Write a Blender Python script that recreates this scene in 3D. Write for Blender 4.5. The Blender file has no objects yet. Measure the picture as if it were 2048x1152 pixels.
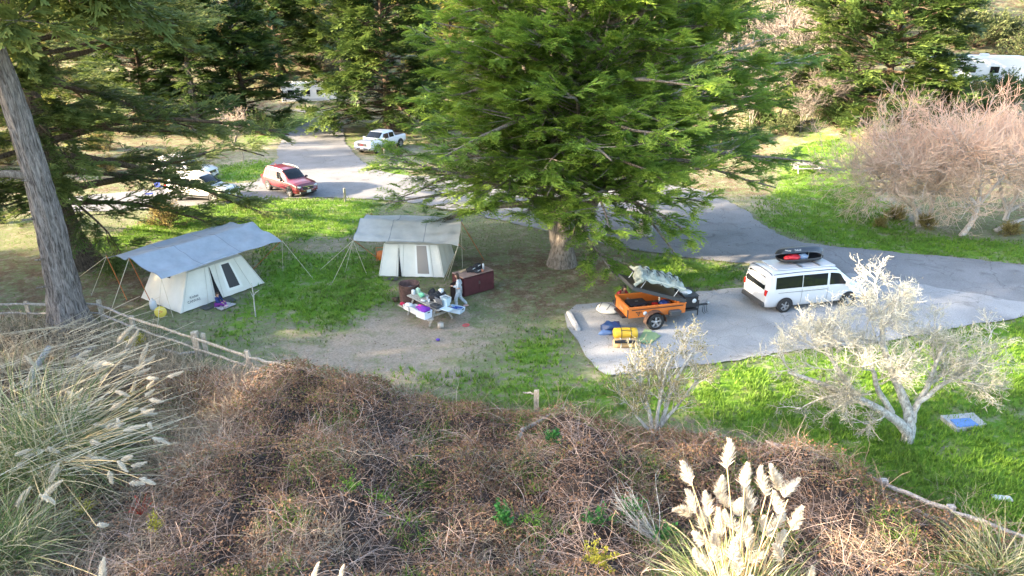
import bpy, bmesh, math, random
import numpy as np
from mathutils import Vector, Matrix, Quaternion

# ------------------------------------------------------------------ camera, sky, sun, exposure
S = bpy.context.scene
PITCH, CAMH, FPX = math.radians(22.0), 12.4, 1366.0
cd = bpy.data.cameras.new('camera'); cam = bpy.data.objects.new('camera', cd)
S.collection.objects.link(cam); S.camera = cam
cam.location = (0, 0, CAMH); cam.rotation_euler = (math.pi/2 - PITCH, 0, 0)
cd.sensor_width = 36; cd.lens = 36*FPX/2048; cd.clip_end = 6000; cd.clip_start = 0.1
SUN_EL, SUN_AZ = math.radians(16), math.radians(-101)      # azimuth from +Y, clockwise; the sun stands to the left
w = bpy.data.worlds.new('World'); S.world = w; w.use_nodes = True
nt = w.node_tree; bg = nt.nodes['Background']
sky = nt.nodes.new('ShaderNodeTexSky'); sky.sky_type = 'NISHITA'; sky.sun_disc = False
sky.sun_elevation = SUN_EL; sky.sun_rotation = SUN_AZ
sky.air_density = 1.0; sky.dust_density = 2.5; sky.ozone_density = 1.0
nt.links.new(sky.outputs[0], bg.inputs[0]); bg.inputs[1].default_value = 0.135
sl = bpy.data.lights.new('sun', 'SUN'); sl.energy = 4.7; sl.angle = math.radians(0.6); sl.color = (1.0, 0.80, 0.56)
so = bpy.data.objects.new('sun', sl); S.collection.objects.link(so)
sdir = Vector((math.sin(SUN_AZ)*math.cos(SUN_EL), math.cos(SUN_AZ)*math.cos(SUN_EL), math.sin(SUN_EL)))
so.rotation_euler = sdir.to_track_quat('Z', 'Y').to_euler(); so.location = (-60, -20, 60)
S.view_settings.view_transform = 'Standard'; S.view_settings.look = 'None'
S.view_settings.gamma = 1; S.view_settings.use_curve_mapping = False; S.view_settings.exposure = 2.95
S.render.engine = 'CYCLES'
S.cycles.max_bounces = 6; S.cycles.diffuse_bounces = 3; S.cycles.glossy_bounces = 2; S.cycles.transmission_bounces = 4
S.cycles.transparent_max_bounces = 6; S.cycles.use_denoising = True
COL = S.collection
R = math.radians

# ------------------------------------------------------------------ terrain height and ray helpers
def sstep(a, b, x):
    t = np.clip((x-a)/(b-a), 0, 1); return t*t*(3-2*t)
def gz(x, y):
    x = np.asarray(x, float); y = np.asarray(y, float)
    h = 0.22*np.maximum(0, y-52)*sstep(12, 34, x-0.10*(y-50)) * (1-sstep(90, 120, y)*0.3)
    h = h + 0.34*np.maximum(0, y-98)*(1-sstep(150, 260, y)*0.45) 
    h = np.minimum(h, 60)
    return h
def ray(u, v):
    x = (u-1024)/FPX; y = (576-v)/FPX
    return Vector((x, math.cos(PITCH)+y*math.sin(PITCH), -math.sin(PITCH)+y*math.cos(PITCH)))
def at(u, v, z=0.0):
    d = ray(u, v); t = (z-CAMH)/d.z
    return Vector((d.x*t, d.y*t, z))
def ong(u, v):
    d = ray(u, v); t = 8.0
    while t < 400:
        if CAMH+d.z*t <= float(gz(d.x*t, d.y*t)): break
        t += 0.25
    return Vector((d.x*t, d.y*t, float(gz(d.x*t, d.y*t))))
def aty(u, v, Y):
    d = ray(u, v); t = Y/d.y
    return Vector((d.x*t, Y, CAMH+d.z*t))
def project(x, y, z):
    rz = np.asarray(z)-CAMH
    f = y*math.cos(PITCH)-rz*math.sin(PITCH); up = y*math.sin(PITCH)+rz*math.cos(PITCH)
    f = np.maximum(f, 0.3)
    return 1024+FPX*x/f, 576-FPX*up/f

# ------------------------------------------------------------------ materials
MATS = {}
def mat(name, col, rough=0.7, metal=0.0, noise=0.0, nscale=8.0, bump=0.0, bscale=30.0, trans=0.0, spec=0.5, coat=0.0, emit=None, weave=0.0):
    if name in MATS: return MATS[name]
    m = bpy.data.materials.new(name); m.use_nodes = True; N = m.node_tree; L = N.links
    b = N.nodes['Principled BSDF']
    b.inputs['Base Color'].default_value = (*col, 1); b.inputs['Roughness'].default_value = rough
    b.inputs['Metallic'].default_value = metal; b.inputs['Specular IOR Level'].default_value = spec
    if coat: b.inputs['Coat Weight'].default_value = coat; b.inputs['Coat Roughness'].default_value = 0.05
    if noise > 0:
        tc = N.nodes.new('ShaderNodeTexCoord')
        n = N.nodes.new('ShaderNodeTexNoise'); n.inputs['Scale'].default_value = nscale; n.inputs['Detail'].default_value = 6; n.inputs['Roughness'].default_value = 0.65
        L.new(tc.outputs['Object'], n.inputs['Vector'])
        r = N.nodes.new('ShaderNodeMapRange'); r.inputs[1].default_value = 0.3; r.inputs[2].default_value = 0.7; r.inputs[3].default_value = 1-noise; r.inputs[4].default_value = 1+noise
        L.new(n.outputs[0], r.inputs[0])
        mx = N.nodes.new('ShaderNodeVectorMath'); mx.operation = 'SCALE'; mx.inputs[0].default_value = col
        L.new(r.outputs[0], mx.inputs['Scale']); L.new(mx.outputs[0], b.inputs['Base Color'])
    if bump > 0:
        tc = N.nodes.new('ShaderNodeTexCoord')
        n = N.nodes.new('ShaderNodeTexNoise'); n.inputs['Scale'].default_value = bscale; n.inputs['Detail'].default_value = 4
        L.new(tc.outputs['Object'], n.inputs['Vector'])
        bp = N.nodes.new('ShaderNodeBump'); bp.inputs['Strength'].default_value = bump; bp.inputs['Distance'].default_value = 0.05
        L.new(n.outputs[0], bp.inputs['Height']); L.new(bp.outputs[0], b.inputs['Normal'])
    if trans > 0:
        tr = N.nodes.new('ShaderNodeBsdfTranslucent'); tr.inputs[0].default_value = (*[min(1, c*1.2) for c in col], 1)
        mix = N.nodes.new('ShaderNodeMixShader'); mix.inputs[0].default_value = trans
        L.new(b.outputs[0], mix.inputs[1]); L.new(tr.outputs[0], mix.inputs[2]); L.new(mix.outputs[0], N.nodes['Material Output'].inputs[0])
    if emit: b.inputs['Emission Color'].default_value = (*col, 1); b.inputs['Emission Strength'].default_value = emit
    MATS[name] = m; return m

def leafmat(name, dark, light, trans=0.3, rough=0.6, third=None):
    """colour ramp over the per-vertex 'tint' (0 dark, 1 light: new growth, and on conifers painted sunlit tips)"""
    if name in MATS: return MATS[name]
    m = bpy.data.materials.new(name); m.use_nodes = True; N = m.node_tree; L = N.links
    b = N.nodes['Principled BSDF']; b.inputs['Roughness'].default_value = rough; b.inputs['Specular IOR Level'].default_value = 0.25
    a = N.nodes.new('ShaderNodeAttribute'); a.attribute_name = 'tint'
    cr = N.nodes.new('ShaderNodeValToRGB'); cr.color_ramp.elements[0].color = (*dark, 1); cr.color_ramp.elements[1].color = (*light, 1)
    if third:
        e = cr.color_ramp.elements.new(0.5); e.color = (*third, 1)
    L.new(a.outputs['Fac'], cr.inputs[0]); L.new(cr.outputs[0], b.inputs['Base Color'])
    tr = N.nodes.new('ShaderNodeBsdfTranslucent'); L.new(cr.outputs[0], tr.inputs[0])
    mix = N.nodes.new('ShaderNodeMixShader'); mix.inputs[0].default_value = trans
    L.new(b.outputs[0], mix.inputs[1]); L.new(tr.outputs[0], mix.inputs[2]); L.new(mix.outputs[0], N.nodes['Material Output'].inputs[0])
    MATS[name] = m; return m

def barkmat(name, c1, c2, scale=3.0, stretch=6.0, bump=0.9):
    if name in MATS: return MATS[name]
    m = bpy.data.materials.new(name); m.use_nodes = True; N = m.node_tree; L = N.links
    b = N.nodes['Principled BSDF']; b.inputs['Roughness'].default_value = 0.9; b.inputs['Specular IOR Level'].default_value = 0.2
    tc = N.nodes.new('ShaderNodeTexCoord'); mp = N.nodes.new('ShaderNodeMapping'); mp.inputs['Scale'].default_value = (stretch, stretch, 1)
    L.new(tc.outputs['Object'], mp.inputs[0])
    n = N.nodes.new('ShaderNodeTexNoise'); n.inputs['Scale'].default_value = scale; n.inputs['Detail'].default_value = 8; n.inputs['Roughness'].default_value = 0.7
    n.inputs['Distortion'].default_value = 0.6
    L.new(mp.outputs[0], n.inputs['Vector'])
    cr = N.nodes.new('ShaderNodeValToRGB'); cr.color_ramp.elements[0].color = (*c1, 1); cr.color_ramp.elements[1].color = (*c2, 1)
    cr.color_ramp.elements[0].position = 0.38; cr.color_ramp.elements[1].position = 0.62
    L.new(n.outputs[0], cr.inputs[0]); L.new(cr.outputs[0], b.inputs['Base Color'])
    bp = N.nodes.new('ShaderNodeBump'); bp.inputs['Strength'].default_value = bump; bp.inputs['Distance'].default_value = 0.08
    L.new(n.outputs[0], bp.inputs['Height']); L.new(bp.outputs[0], b.inputs['Normal'])
    MATS[name] = m; return m

# ------------------------------------------------------------------ object helpers
def link(o, parent=None):
    COL.objects.link(o)
    if parent is not None: o.parent = parent
    return o
def tag(o, label, cat, group=None, kind=None):
    if label: o['label'] = label
    if cat: o['category'] = cat
    if group: o['group'] = group
    if kind: o['kind'] = kind
    return o
def thing(name, label, cat, loc=(0, 0, 0), rz=0.0, group=None):
    o = bpy.data.objects.new(name, None); link(o); o.empty_display_size = 0.2
    o.location = loc; o.rotation_euler = (0, 0, rz); return tag(o, label, cat, group)
def setting(o): o['kind'] = 'structure'; return o
def npmesh(name, verts, faces, m=None, parent=None, smooth=False, tint=None, fverts=None):
    """faces: (n,3) or (n,4) array"""
    verts = np.ascontiguousarray(verts, dtype=np.float32).reshape(-1, 3); faces = np.asarray(faces, dtype=np.int32)
    me = bpy.data.meshes.new(name); k = faces.shape[1]
    me.vertices.add(len(verts)); me.vertices.foreach_set('co', verts.ravel())
    me.loops.add(faces.size); me.loops.foreach_set('vertex_index', faces.ravel())
    me.polygons.add(len(faces)); me.polygons.foreach_set('loop_start', np.arange(0, faces.size, k, dtype=np.int32))
    if smooth: me.polygons.foreach_set('use_smooth', np.ones(len(faces), dtype=bool))
    if tint is not None:
        a = me.attributes.new('tint', 'FLOAT', 'POINT'); a.data.foreach_set('value', np.asarray(tint, dtype=np.float32).ravel())
    me.update(calc_edges=True); me.validate()
    if m: me.materials.append(m)
    o = bpy.data.objects.new(name, me); return link(o, parent)
def copy_tree(o, parent=None):
    c = o.copy(); COL.objects.link(c)
    if parent is not None: c.parent = parent
    for ch in list(o.children): copy_tree(ch, c)
    return c

class MB:
    """collects shapes into one mesh"""
    def __init__(s): s.v = []; s.f = []; s.sm = []
    def add(s, vs, fs, smooth=False):
        b = len(s.v); s.v += [tuple(v) for v in vs]; s.f += [tuple(i+b for i in f) for f in fs]; s.sm += [smooth]*len(fs); return s
    def box(s, c, d, rot=None, bev=0.0, taper=(1, 1)):
        hx, hy, hz = d[0]/2, d[1]/2, d[2]/2; q = Matrix.Identity(3)
        if rot is not None: q = (Quaternion((0, 0, 1), rot[2]) @ Quaternion((0, 1, 0), rot[1]) @ Quaternion((1, 0, 0), rot[0])).to_matrix()
        if bev <= 0:
            p = [(-hx, -hy, -hz), (hx, -hy, -hz), (hx, hy, -hz), (-hx, hy, -hz)]
            t = [(x*taper[0], y*taper[1], hz) for x, y, _ in p]
            vs = [q @ Vector(a)+Vector(c) for a in p+t]
            return s.add(vs, [(3, 2, 1, 0), (4, 5, 6, 7), (0, 1, 5, 4), (1, 2, 6, 5), (2, 3, 7, 6), (3, 0, 4, 7)])
        b = min(bev, hx*.9, hy*.9, hz*.9)
        rings = []
        for zz, ins in ((-hz, b), (-hz+b, 0), (hz-b, 0), (hz, b)):
            tx, ty = (taper if zz > 0 else (1, 1))
            X, Y = (hx-ins)*tx, (hy-ins)*ty; c2 = b*.7
            rings.append([(-X+c2, -Y, zz), (X-c2, -Y, zz), (X, -Y+c2, zz), (X, Y-c2, zz), (X-c2, Y, zz), (-X+c2, Y, zz), (-X, Y-c2, zz), (-X, -Y+c2, zz)])
        vs = [q @ Vector(a)+Vector(c) for r in rings for a in r]; fs = []
        for k in range(3):
            for i in range(8): j = (i+1) % 8; fs.append((k*8+i, k*8+j, k*8+8+j, k*8+8+i))
        fs.append(tuple(range(7, -1, -1))); fs.append(tuple(range(24, 32)))
        return s.add(vs, fs)
    def tube(s, pts, r, n=8, caps=True, smooth=True):
        pts = [Vector(p) for p in pts]; K = len(pts); rs = r if hasattr(r, '__len__') else [r]*K; vs = []; fs = []
        t0 = (pts[1]-pts[0]).normalized(); ref = Vector((0, 0, 1)) if abs(t0.z) < .9 else Vector((1, 0, 0))
        u = t0.cross(ref).normalized()
        for k in range(K):
            t = (pts[min(k+1, K-1)]-pts[max(k-1, 0)]).normalized()
            u = (u-t*u.dot(t)).normalized(); w_ = t.cross(u)
            for i in range(n):
                a = 2*math.pi*i/n; vs.append(pts[k]+(u*math.cos(a)+w_*math.sin(a))*rs[k])
        for k in range(K-1):
            for i in range(n): j = (i+1) % n; fs.append((k*n+i, k*n+j, k*n+n+j, k*n+n+i))
        s.add(vs, fs, smooth)
        if caps:
            s.add(vs[:n], [tuple(range(n-1, -1, -1))]); s.add(vs[-n:], [tuple(range(n))])
        return s
    def lathe(s, prof, c=(0, 0, 0), n=20, axis='z', smooth=True, sx=1.0, sy=1.0, rot=None):
        vs = []; fs = []
        for r, h in prof:
            for i in range(n):
                a = 2*math.pi*i/n; x, y = r*math.cos(a)*sx, r*math.sin(a)*sy
                p = {'z': (x, y, h), 'y': (x, h, y), 'x': (h, x, y)}[axis]
                if rot is not None: p = rot @ Vector(p)
                vs.append((p[0]+c[0], p[1]+c[1], p[2]+c[2]))
        for k in range(len(prof)-1):
            for i in range(n): j = (i+1) % n; fs.append((k*n+i, k*n+j, k*n+n+j, k*n+n+i))
        return s.add(vs, fs, smooth)
    def prism(s, poly, z0, z1, axis='z'):
        n = len(poly); f = {'z': lambda a, b, h: (a, b, h), 'y': lambda a, b, h: (a, h, b), 'x': lambda a, b, h: (h, a, b)}[axis]
        vs = [f(a, b, z0) for a, b in poly]+[f(a, b, z1) for a, b in poly]
        return s.add(vs, [tuple(range(n-1, -1, -1)), tuple(range(n, 2*n))]+[(i, (i+1) % n, n+(i+1) % n, n+i) for i in range(n)])
    def sheet(s, grid, th=0.0, smooth=True):
        """grid[i][j] of points; optional thickness downward"""
        ni, nj = len(grid), len(grid[0]); vs = [p for r in grid for p in r]
        fs = [(i*nj+j, (i+1)*nj+j, (i+1)*nj+j+1, i*nj+j+1) for i in range(ni-1) for j in range(nj-1)]
        s.add(vs, fs, smooth)
        if th:
            s.add([Vector(p)-Vector((0, 0, th)) for p in vs], [tuple(reversed(f)) for f in fs], smooth)
        return s
    def blob(s, c, r, n=12, m=8, rough=0.0, seed=0, flat=0.0):
        rnd = random.Random(seed); ph = [rnd.uniform(0, 6.28) for _ in range(6)]; vs = []; fs = []
        for k in range(m+1):
            th = math.pi*k/m
            for i in range(n):
                a = 2*math.pi*i/n
                d = 1+rough*(math.sin(3*a+ph[0])*math.sin(2*th+ph[1])+.6*math.sin(5*a+ph[2]+3*th)+.4*math.sin(7*th+ph[3]+2*a))*math.sin(th)
                z = math.cos(th)*d
                if flat and z < -flat: z = -flat
                vs.append((c[0]+r[0]*math.sin(th)*math.cos(a)*d, c[1]+r[1]*math.sin(th)*math.sin(a)*d, c[2]+r[2]*z))
        for k in range(m):
            for i in range(n): j = (i+1) % n; fs.append((k*n+i, k*n+n+i, k*n+n+j, k*n+j))
        return s.add(vs, fs, True)
    def build(s, name, m, parent=None, loc=None, smooth=None):
        me = bpy.data.meshes.new(name); me.from_pydata([tuple(v) for v in s.v], [], s.f)
        me.polygons.foreach_set('use_smooth', s.sm if smooth is None else [smooth]*len(s.f)); me.update()
        me.materials.append(m); o = bpy.data.objects.new(name, me)
        if loc is not None: o.location = loc
        return link(o, parent)

# ------------------------------------------------------------------ vectorised growth
def unit(a): return a/np.maximum(np.linalg.norm(a, axis=-1, keepdims=True), 1e-9)
def grow(rg, P0, D0, Ln, K, wander=0.15, up=0.0):
    P0 = np.asarray(P0, float); n = len(P0); d = unit(np.asarray(D0, float)); P = np.zeros((n, K, 3)); T = np.zeros((n, K, 3))
    P[:, 0] = P0; T[:, 0] = d; st = (np.asarray(Ln)/(K-1)).reshape(-1, 1); upv = np.zeros((n, 3)); upv[:, 2] = up
    for k in range(1, K):
        d = unit(d+rg.normal(0, wander, (n, 3))+upv); P[:, k] = P[:, k-1]+d*st; T[:, k] = d
    return P, T
def kids(rg, P, T, cnt, t0, t1):
    n, K, _ = P.shape; par = np.repeat(np.arange(n), cnt)
    t = rg.uniform(t0, t1, n*cnt)*(K-1); i = np.minimum(t.astype(int), K-2); f = (t-i)[:, None]
    return par, P[par, i]*(1-f)+P[par, i+1]*f, unit(T[par, i]*(1-f)+T[par, i+1]*f), t/(K-1)
def sway(rg, T, ang, flat=0.0):
    """turn directions by about ang (radians) towards random sides; flat=1 keeps it in the horizontal plane"""
    r = rg.normal(0, 1, T.shape); r[:, 2] *= (1-flat); s = unit(r-T*(r*T).sum(1, keepdims=True))
    a = np.asarray(ang)*rg.uniform(.75, 1.25, len(T)); a = a[:, None]
    return unit(T*np.cos(a)+s*np.sin(a))
def tubes(P, Rr, m=4):
    n, K, _ = P.shape; T = np.zeros_like(P); T[:, 1:-1] = P[:, 2:]-P[:, :-2]; T[:, 0] = P[:, 1]-P[:, 0]; T[:, -1] = P[:, -1]-P[:, -2]; T = unit(T)
    ref = np.zeros((n, 1, 3)); ref[:, 0] = np.where(np.abs(T[:, :1, 2]) < .8, 1, 0)*np.array([0, 0, 1.])+np.where(np.abs(T[:, :1, 2]) < .8, 0, 1)*np.array([1., 0, 0])
    U = unit(np.cross(T, ref)); W = np.cross(T, U)
    a = np.arange(m)*2*np.pi/m; ring = U[:, :, None]*np.cos(a)[:, None]+W[:, :, None]*np.sin(a)[:, None]
    V = P[:, :, None]+ring*Rr[:, :, None, None]; V = V.reshape(-1, 3)
    b = (np.arange(n)*K*m)[:, None, None]; k = (np.arange(K-1)*m)[None, :, None]; i = np.arange(m)[None, None, :]; j = (i+1) % m
    F = np.stack([b+k+i, b+k+j, b+k+m+j, b+k+m+i], -1).reshape(-1, 4)
    return V, F
def ribbons(rg, P, W):
    """flat strips along polylines, quads"""
    n, K, _ = P.shape; T = np.zeros_like(P); T[:, :-1] = P[:, 1:]-P[:, :-1]; T[:, -1] = T[:, -2]; T = unit(T)
    r = rg.normal(0, 1, (n, 1, 3)); U = unit(np.cross(T, np.repeat(r, K, 1)))
    V = np.stack([P-U*W[:, :, None], P+U*W[:, :, None]], 2).reshape(-1, 3)
    b = (np.arange(n)*K*2)[:, None]; k = (np.arange(K-1)*2)[None, :]; q = b+k
    return V, np.stack([q, q+1, q+3, q+2], -1).reshape(-1, 4)
def joinvf(parts):
    vs = []; fs = []; o = 0
    for v, f in parts: vs.append(v); fs.append(f+o); o += len(v)
    return np.concatenate(vs), np.concatenate(fs)
def stamp(tv, tf, tt, P, X, Nn, Sc, tint):
    """place a template (tv, triangles tf, tint tt) at points P with x-axis X, normal near Nn, scale Sc"""
    X = unit(X); Y = unit(np.cross(Nn, X)); Z = np.cross(X, Y); n = len(P)
    V = P[:, None]+(tv[None, :, 0, None]*X[:, None]+tv[None, :, 1, None]*Y[:, None]+tv[None, :, 2, None]*Z[:, None])*Sc[:, None, None]
    F = (tf[None]+(np.arange(n)*len(tv))[:, None, None]).reshape(-1, tf.shape[1])
    return V.reshape(-1, 3), F, np.clip(tint[:, None]+tt[None], 0, 1).reshape(-1)

def spray_template(seed, n=9, wid=0.36, droop=0.22, lw=0.034):
    """one flat feathery cypress spray, unit length along +X: slender shoots set alternately on an axis, each with side shoots"""
    r = random.Random(seed); V = []; F = []; Tt = []
    def shoot(p, d, L, w_, z, t):
        b = len(V); q = (-d[1]*w_, d[0]*w_); s = .12
        V.append((p[0]+d[0]*L*s-q[0], p[1]+d[1]*L*s-q[1], z-.02)); V.append((p[0]+d[0]*L*.3+q[0], p[1]+d[1]*L*.3+q[1], z+.02*r.uniform(-1, 1)))
        V.append((p[0]+d[0]*L, p[1]+d[1]*L, z-.02-L*droop*r.uniform(-.2, .7)+r.uniform(-.02, .05)))
        F.append((b, b+1, b+2)); Tt.extend([t-.10, t, t+.24])
    for i in range(n):
        t = (i+.5)/n; sd = 1 if i % 2 else -1; x = t*.85; L = wid*(1-.6*t)*r.uniform(.75, 1.2)+.08
        a = R(r.uniform(24, 44))*sd; z = -droop*t*t+r.uniform(-.02, .03)
        d = (math.cos(a), math.sin(a)); shoot((x, 0), d, L, lw, z, t*.15)
        for k, f in ((-1, .3), (1, .45)):
            a2 = a+k*sd*R(r.uniform(25, 38)); shoot((x+d[0]*L*f, d[1]*L*f), (math.cos(a2), math.sin(a2)), L*.6, lw*.85, z+.01*k, t*.15+.05)
    shoot((.0, 0), (1, 0), 1.0, lw*.9, -droop*.3, .1)
    return np.array(V), np.array(F), np.array(Tt)
SPRAYS = [spray_template(i) for i in range(5)]
SPRAYS_LO = [spray_template(20+i, n=6, wid=0.42, lw=0.058) for i in range(4)]
# ================================================================== GROUND
def inpoly(u, v, poly):
    c = np.zeros(u.shape, bool); n = len(poly); j = n-1
    for i in range(n):
        xi, yi = poly[i]; xj, yj = poly[j]
        if yi != yj: c ^= ((yi > v) != (yj > v)) & (u < (xj-xi)*(v-yi)/(yj-yi)+xi)
        j = i
    return c
def wob(x, y, s=1.0, k=0):
    return (np.sin(x*1.3*s+k)+np.sin(y*1.7*s+2+k)*.8+np.sin((x+y)*2.9*s+k*3)*.5+np.sin((x*.8-y)*4.7*s+1+k)*.35)/2.65
def axis(lo, hi, step, far, g=1.25):
    a = list(np.arange(lo, hi+1e-6, step)); s = step
    while a[-1] < far: s *= g; a.append(a[-1]+s)
    s = step; b = [lo]
    while b[-1] > -far: s *= g; b.append(b[-1]-s)
    return np.array(b[:0:-1]+a)
ROAD = [(2300, 545), (2048, 530), (1850, 510), (1700, 496), (1610, 487), (1555, 468), (1512, 440), (1500, 425), (1420, 385), (1300, 360), (1150, 345), (1000, 345), (900, 352),
        (830, 352), (770, 345), (725, 325), (706, 305), (690, 285), (686, 258), (676, 236), (652, 222), (640, 212), (580, 214), (545, 219), (585, 222), (640, 229), (625, 240),
        (592, 256), (566, 276), (555, 298), (556, 316), (535, 335), (524, 356), (505, 364), (460, 368), (380, 374), (250, 384), (120, 396), (60, 404), (60, 425), (150, 424), (250, 421), (330, 416),
        (450, 407), (560, 397), (660, 395), (740, 398), (850, 410), (1000, 440), (1100, 465), (1240, 495), (1350, 512), (1420, 520), (1492, 527), (1560, 545), (1700, 570), (1880, 585), (2048, 606), (2300, 640)]
PAD = [(1128, 630), (1150, 612), (1200, 606), (1300, 600), (1420, 582), (1488, 577), (1540, 545), (1700, 548), (1850, 572), (2048, 606), (2300, 640), (2300, 606), (2048, 636), (1960, 648), (1860, 668), (1740, 690), (1600, 702),
       (1500, 716), (1400, 732), (1290, 742), (1214, 750), (1196, 735), (1165, 700), (1146, 668)]
PAD[10:12] = [(2300, 640), (2300, 618)]
DIRT = [(530, 700), (560, 682), (640, 678), (700, 662), (712, 640), (770, 622), (900, 622), (965, 640), (985, 655), (950, 690), (905, 712), (915, 735), (925, 752), (860, 768), (760, 752), (690, 748), (610, 738)]
MULCH = [(595, 492), (640, 478), (700, 480), (735, 492), (700, 505), (640, 505)]
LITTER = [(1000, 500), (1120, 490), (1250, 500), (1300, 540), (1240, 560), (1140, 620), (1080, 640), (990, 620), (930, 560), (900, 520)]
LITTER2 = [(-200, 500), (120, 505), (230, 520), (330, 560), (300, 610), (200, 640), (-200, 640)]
LUSH = [[(230, 470), (380, 412), (560, 398), (750, 400), (745, 440), (700, 478), (560, 480), (480, 470), (300, 480)], [(440, 362), (440, 330), (560, 318), (530, 345), (500, 364)],
        [(540, 225), (640, 226), (560, 285), (500, 290), (480, 240)], [(720, 325), (800, 330), (860, 400), (760, 370)], [(680, 255), (720, 250), (740, 290), (690, 300)],
        [(1500, 420), (1560, 380), (1560, 330), (1640, 300), (1720, 340), (1760, 400), (1850, 470), (2100, 490), (2100, 530), (1700, 496), (1560, 465)],
        [(1380, 760), (1500, 715), (1860, 668), (2200, 600), (2300, 1200), (1950, 1100), (1750, 990), (1500, 870), (1350, 830), (1050, 800), (700, 745), (900, 752), (1100, 765), (1220, 765)],
        [(520, 478), (600, 512), (640, 505), (735, 500), (770, 545), (785, 600), (720, 632), (690, 660), (600, 650), (545, 610), (500, 640), (470, 690), (420, 690), (470, 620), (530, 570)], [(150, 480), (260, 470), (300, 500), (200, 505)], [(1000, 700), (1100, 660), (1130, 700), (1080, 745), (1010, 740)], [(1240, 505), (1400, 522), (1490, 535), (1485, 572), (1390, 580), (1330, 560)]]
PACKED = [[(1480, 405), (1560, 395), (1610, 410), (1600, 425), (1520, 430)], [(690, 310), (700, 300), (860, 310), (850, 330), (770, 345), (725, 325)], [(380, 330), (440, 322), (556, 300), (560, 318), (530, 322), (440, 332)],
          [(560, 285), (640, 226), (652, 232), (600, 262), (575, 290)], [(1690, 400), (1780, 380), (1850, 440), (1850, 470), (1760, 450)]]
def mk_ground():
    xs = axis(-36, 38, 0.44, 1500); ys = axis(6, 58, 0.44, 1500)
    X, Y = np.meshgrid(xs, ys, indexing='ij'); Z = gz(X, Y)
    Z = Z+0.018*wob(X*2, Y*2)+.012*wob(X*5, Y*5, k=2)-.03
    px = X+.22*wob(X, Y, 2.2)+.1*wob(X, Y, 6, 1); py = Y+.3*wob(X, Y, 2.2, 3)+.12*wob(X, Y, 6, 4)
    u, v = project(px, py, np.zeros_like(px)); ok = Y > 3
    cov = np.zeros((*X.shape, 4), np.float32); cov[..., 3] = 1
    cov[..., 0][inpoly(u, v, DIRT) & ok] = 1
    for p in PACKED: cov[..., 0][inpoly(u, v, p) & ok] = .8
    cov[..., 0][inpoly(u, v, MULCH) & ok] = .75
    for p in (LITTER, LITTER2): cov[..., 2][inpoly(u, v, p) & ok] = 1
    for p in LUSH: cov[..., 1][inpoly(u, v, p) & ok] = 1
    far = (Y > 48) | (np.abs(X) > 32); cov[..., 2][far & (cov[..., 1] < .5) & (cov[..., 0] < .5)] = .8
    for _ in range(9):
        c = cov.copy(); c[1:-1, 1:-1] = (cov[1:-1, 1:-1]*2+cov[2:, 1:-1]+cov[:-2, 1:-1]+cov[1:-1, 2:]+cov[1:-1, :-2])/6; cov = c
    nx, ny = X.shape; idx = np.arange(nx*ny).reshape(nx, ny)
    F = np.stack([idx[:-1, :-1], idx[1:, :-1], idx[1:, 1:], idx[:-1, 1:]], -1).reshape(-1, 4)
    m = bpy.data.materials.new('ground_cover'); m.use_nodes = True; N = m.node_tree; L = N.links; b = N.nodes['Principled BSDF']
    b.inputs['Roughness'].default_value = .95; b.inputs['Specular IOR Level'].default_value = .1
    tc = N.nodes.new('ShaderNodeTexCoord'); at_ = N.nodes.new('ShaderNodeAttribute'); at_.attribute_name = 'cover'; sp = N.nodes.new('ShaderNodeSeparateColor'); L.new(at_.outputs['Color'], sp.inputs[0])
    def noise(sc, det=6, ro=.65):
        n = N.nodes.new('ShaderNodeTexNoise'); n.inputs['Scale'].default_value = sc; n.inputs['Detail'].default_value = det; n.inputs['Roughness'].default_value = ro; L.new(tc.outputs['Object'], n.inputs['Vector']); return n.outputs[0]
    def ramp(src, stops):
        r = N.nodes.new('ShaderNodeValToRGB'); e = r.color_ramp.elements
        while len(e) < len(stops): e.new(.5)
        for q, (p, c) in zip(e, stops): q.position = p; q.color = (*c, 1)
        L.new(src, r.inputs[0]); return r.outputs[0]
    def thr(a, nz, amt=.9, w_=.12):
        s = N.nodes.new('ShaderNodeMath'); s.operation = 'MULTIPLY_ADD'; L.new(nz, s.inputs[0]); s.inputs[1].default_value = amt; s.inputs[2].default_value = -amt/2
        s2 = N.nodes.new('ShaderNodeMath'); s2.operation = 'ADD'; L.new(a, s2.inputs[0]); L.new(s.outputs[0], s2.inputs[1])
        r = N.nodes.new('ShaderNodeMapRange'); L.new(s2.outputs[0], r.inputs[0]); r.inputs[1].default_value = .5-w_; r.inputs[2].default_value = .5+w_; return r.outputs[0]
    def mixc(f, a, c):
        x = N.nodes.new('ShaderNodeMix'); x.data_type = 'RGBA'; L.new(f, x.inputs[0]); L.new(a, x.inputs[6]); L.new(c, x.inputs[7]); return x.outputs[2]
    n1 = noise(3.0); n2 = noise(.9, 4, .5); n3 = noise(14, 5, .7); n4 = noise(40, 3, .8); n5 = noise(1.1, 8, .72)
    base = ramp(n1, [(.30, (.14, .12, .085)), (.42, (.215, .20, .135)), (.53, (.16, .205, .085)), (.63, (.26, .245, .17)), (.75, (.17, .22, .09))])
    lush = ramp(n3, [(.30, (.07, .13, .018)), (.5, (.12, .26, .025)), (.70, (.19, .36, .04))])
    patch = ramp(n2, [(.34, (.27, .27, .10)), (.46, (.15, .26, .035)), (.60, (.10, .20, .024)), (.74, (.20, .19, .09))]); lush = mixc(thr(n3, n1, .6, .2), lush, patch)
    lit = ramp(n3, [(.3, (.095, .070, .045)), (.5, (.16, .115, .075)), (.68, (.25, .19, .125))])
    litg = mixc(thr(n1, n2, 1.2, .1), lit, base)
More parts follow.
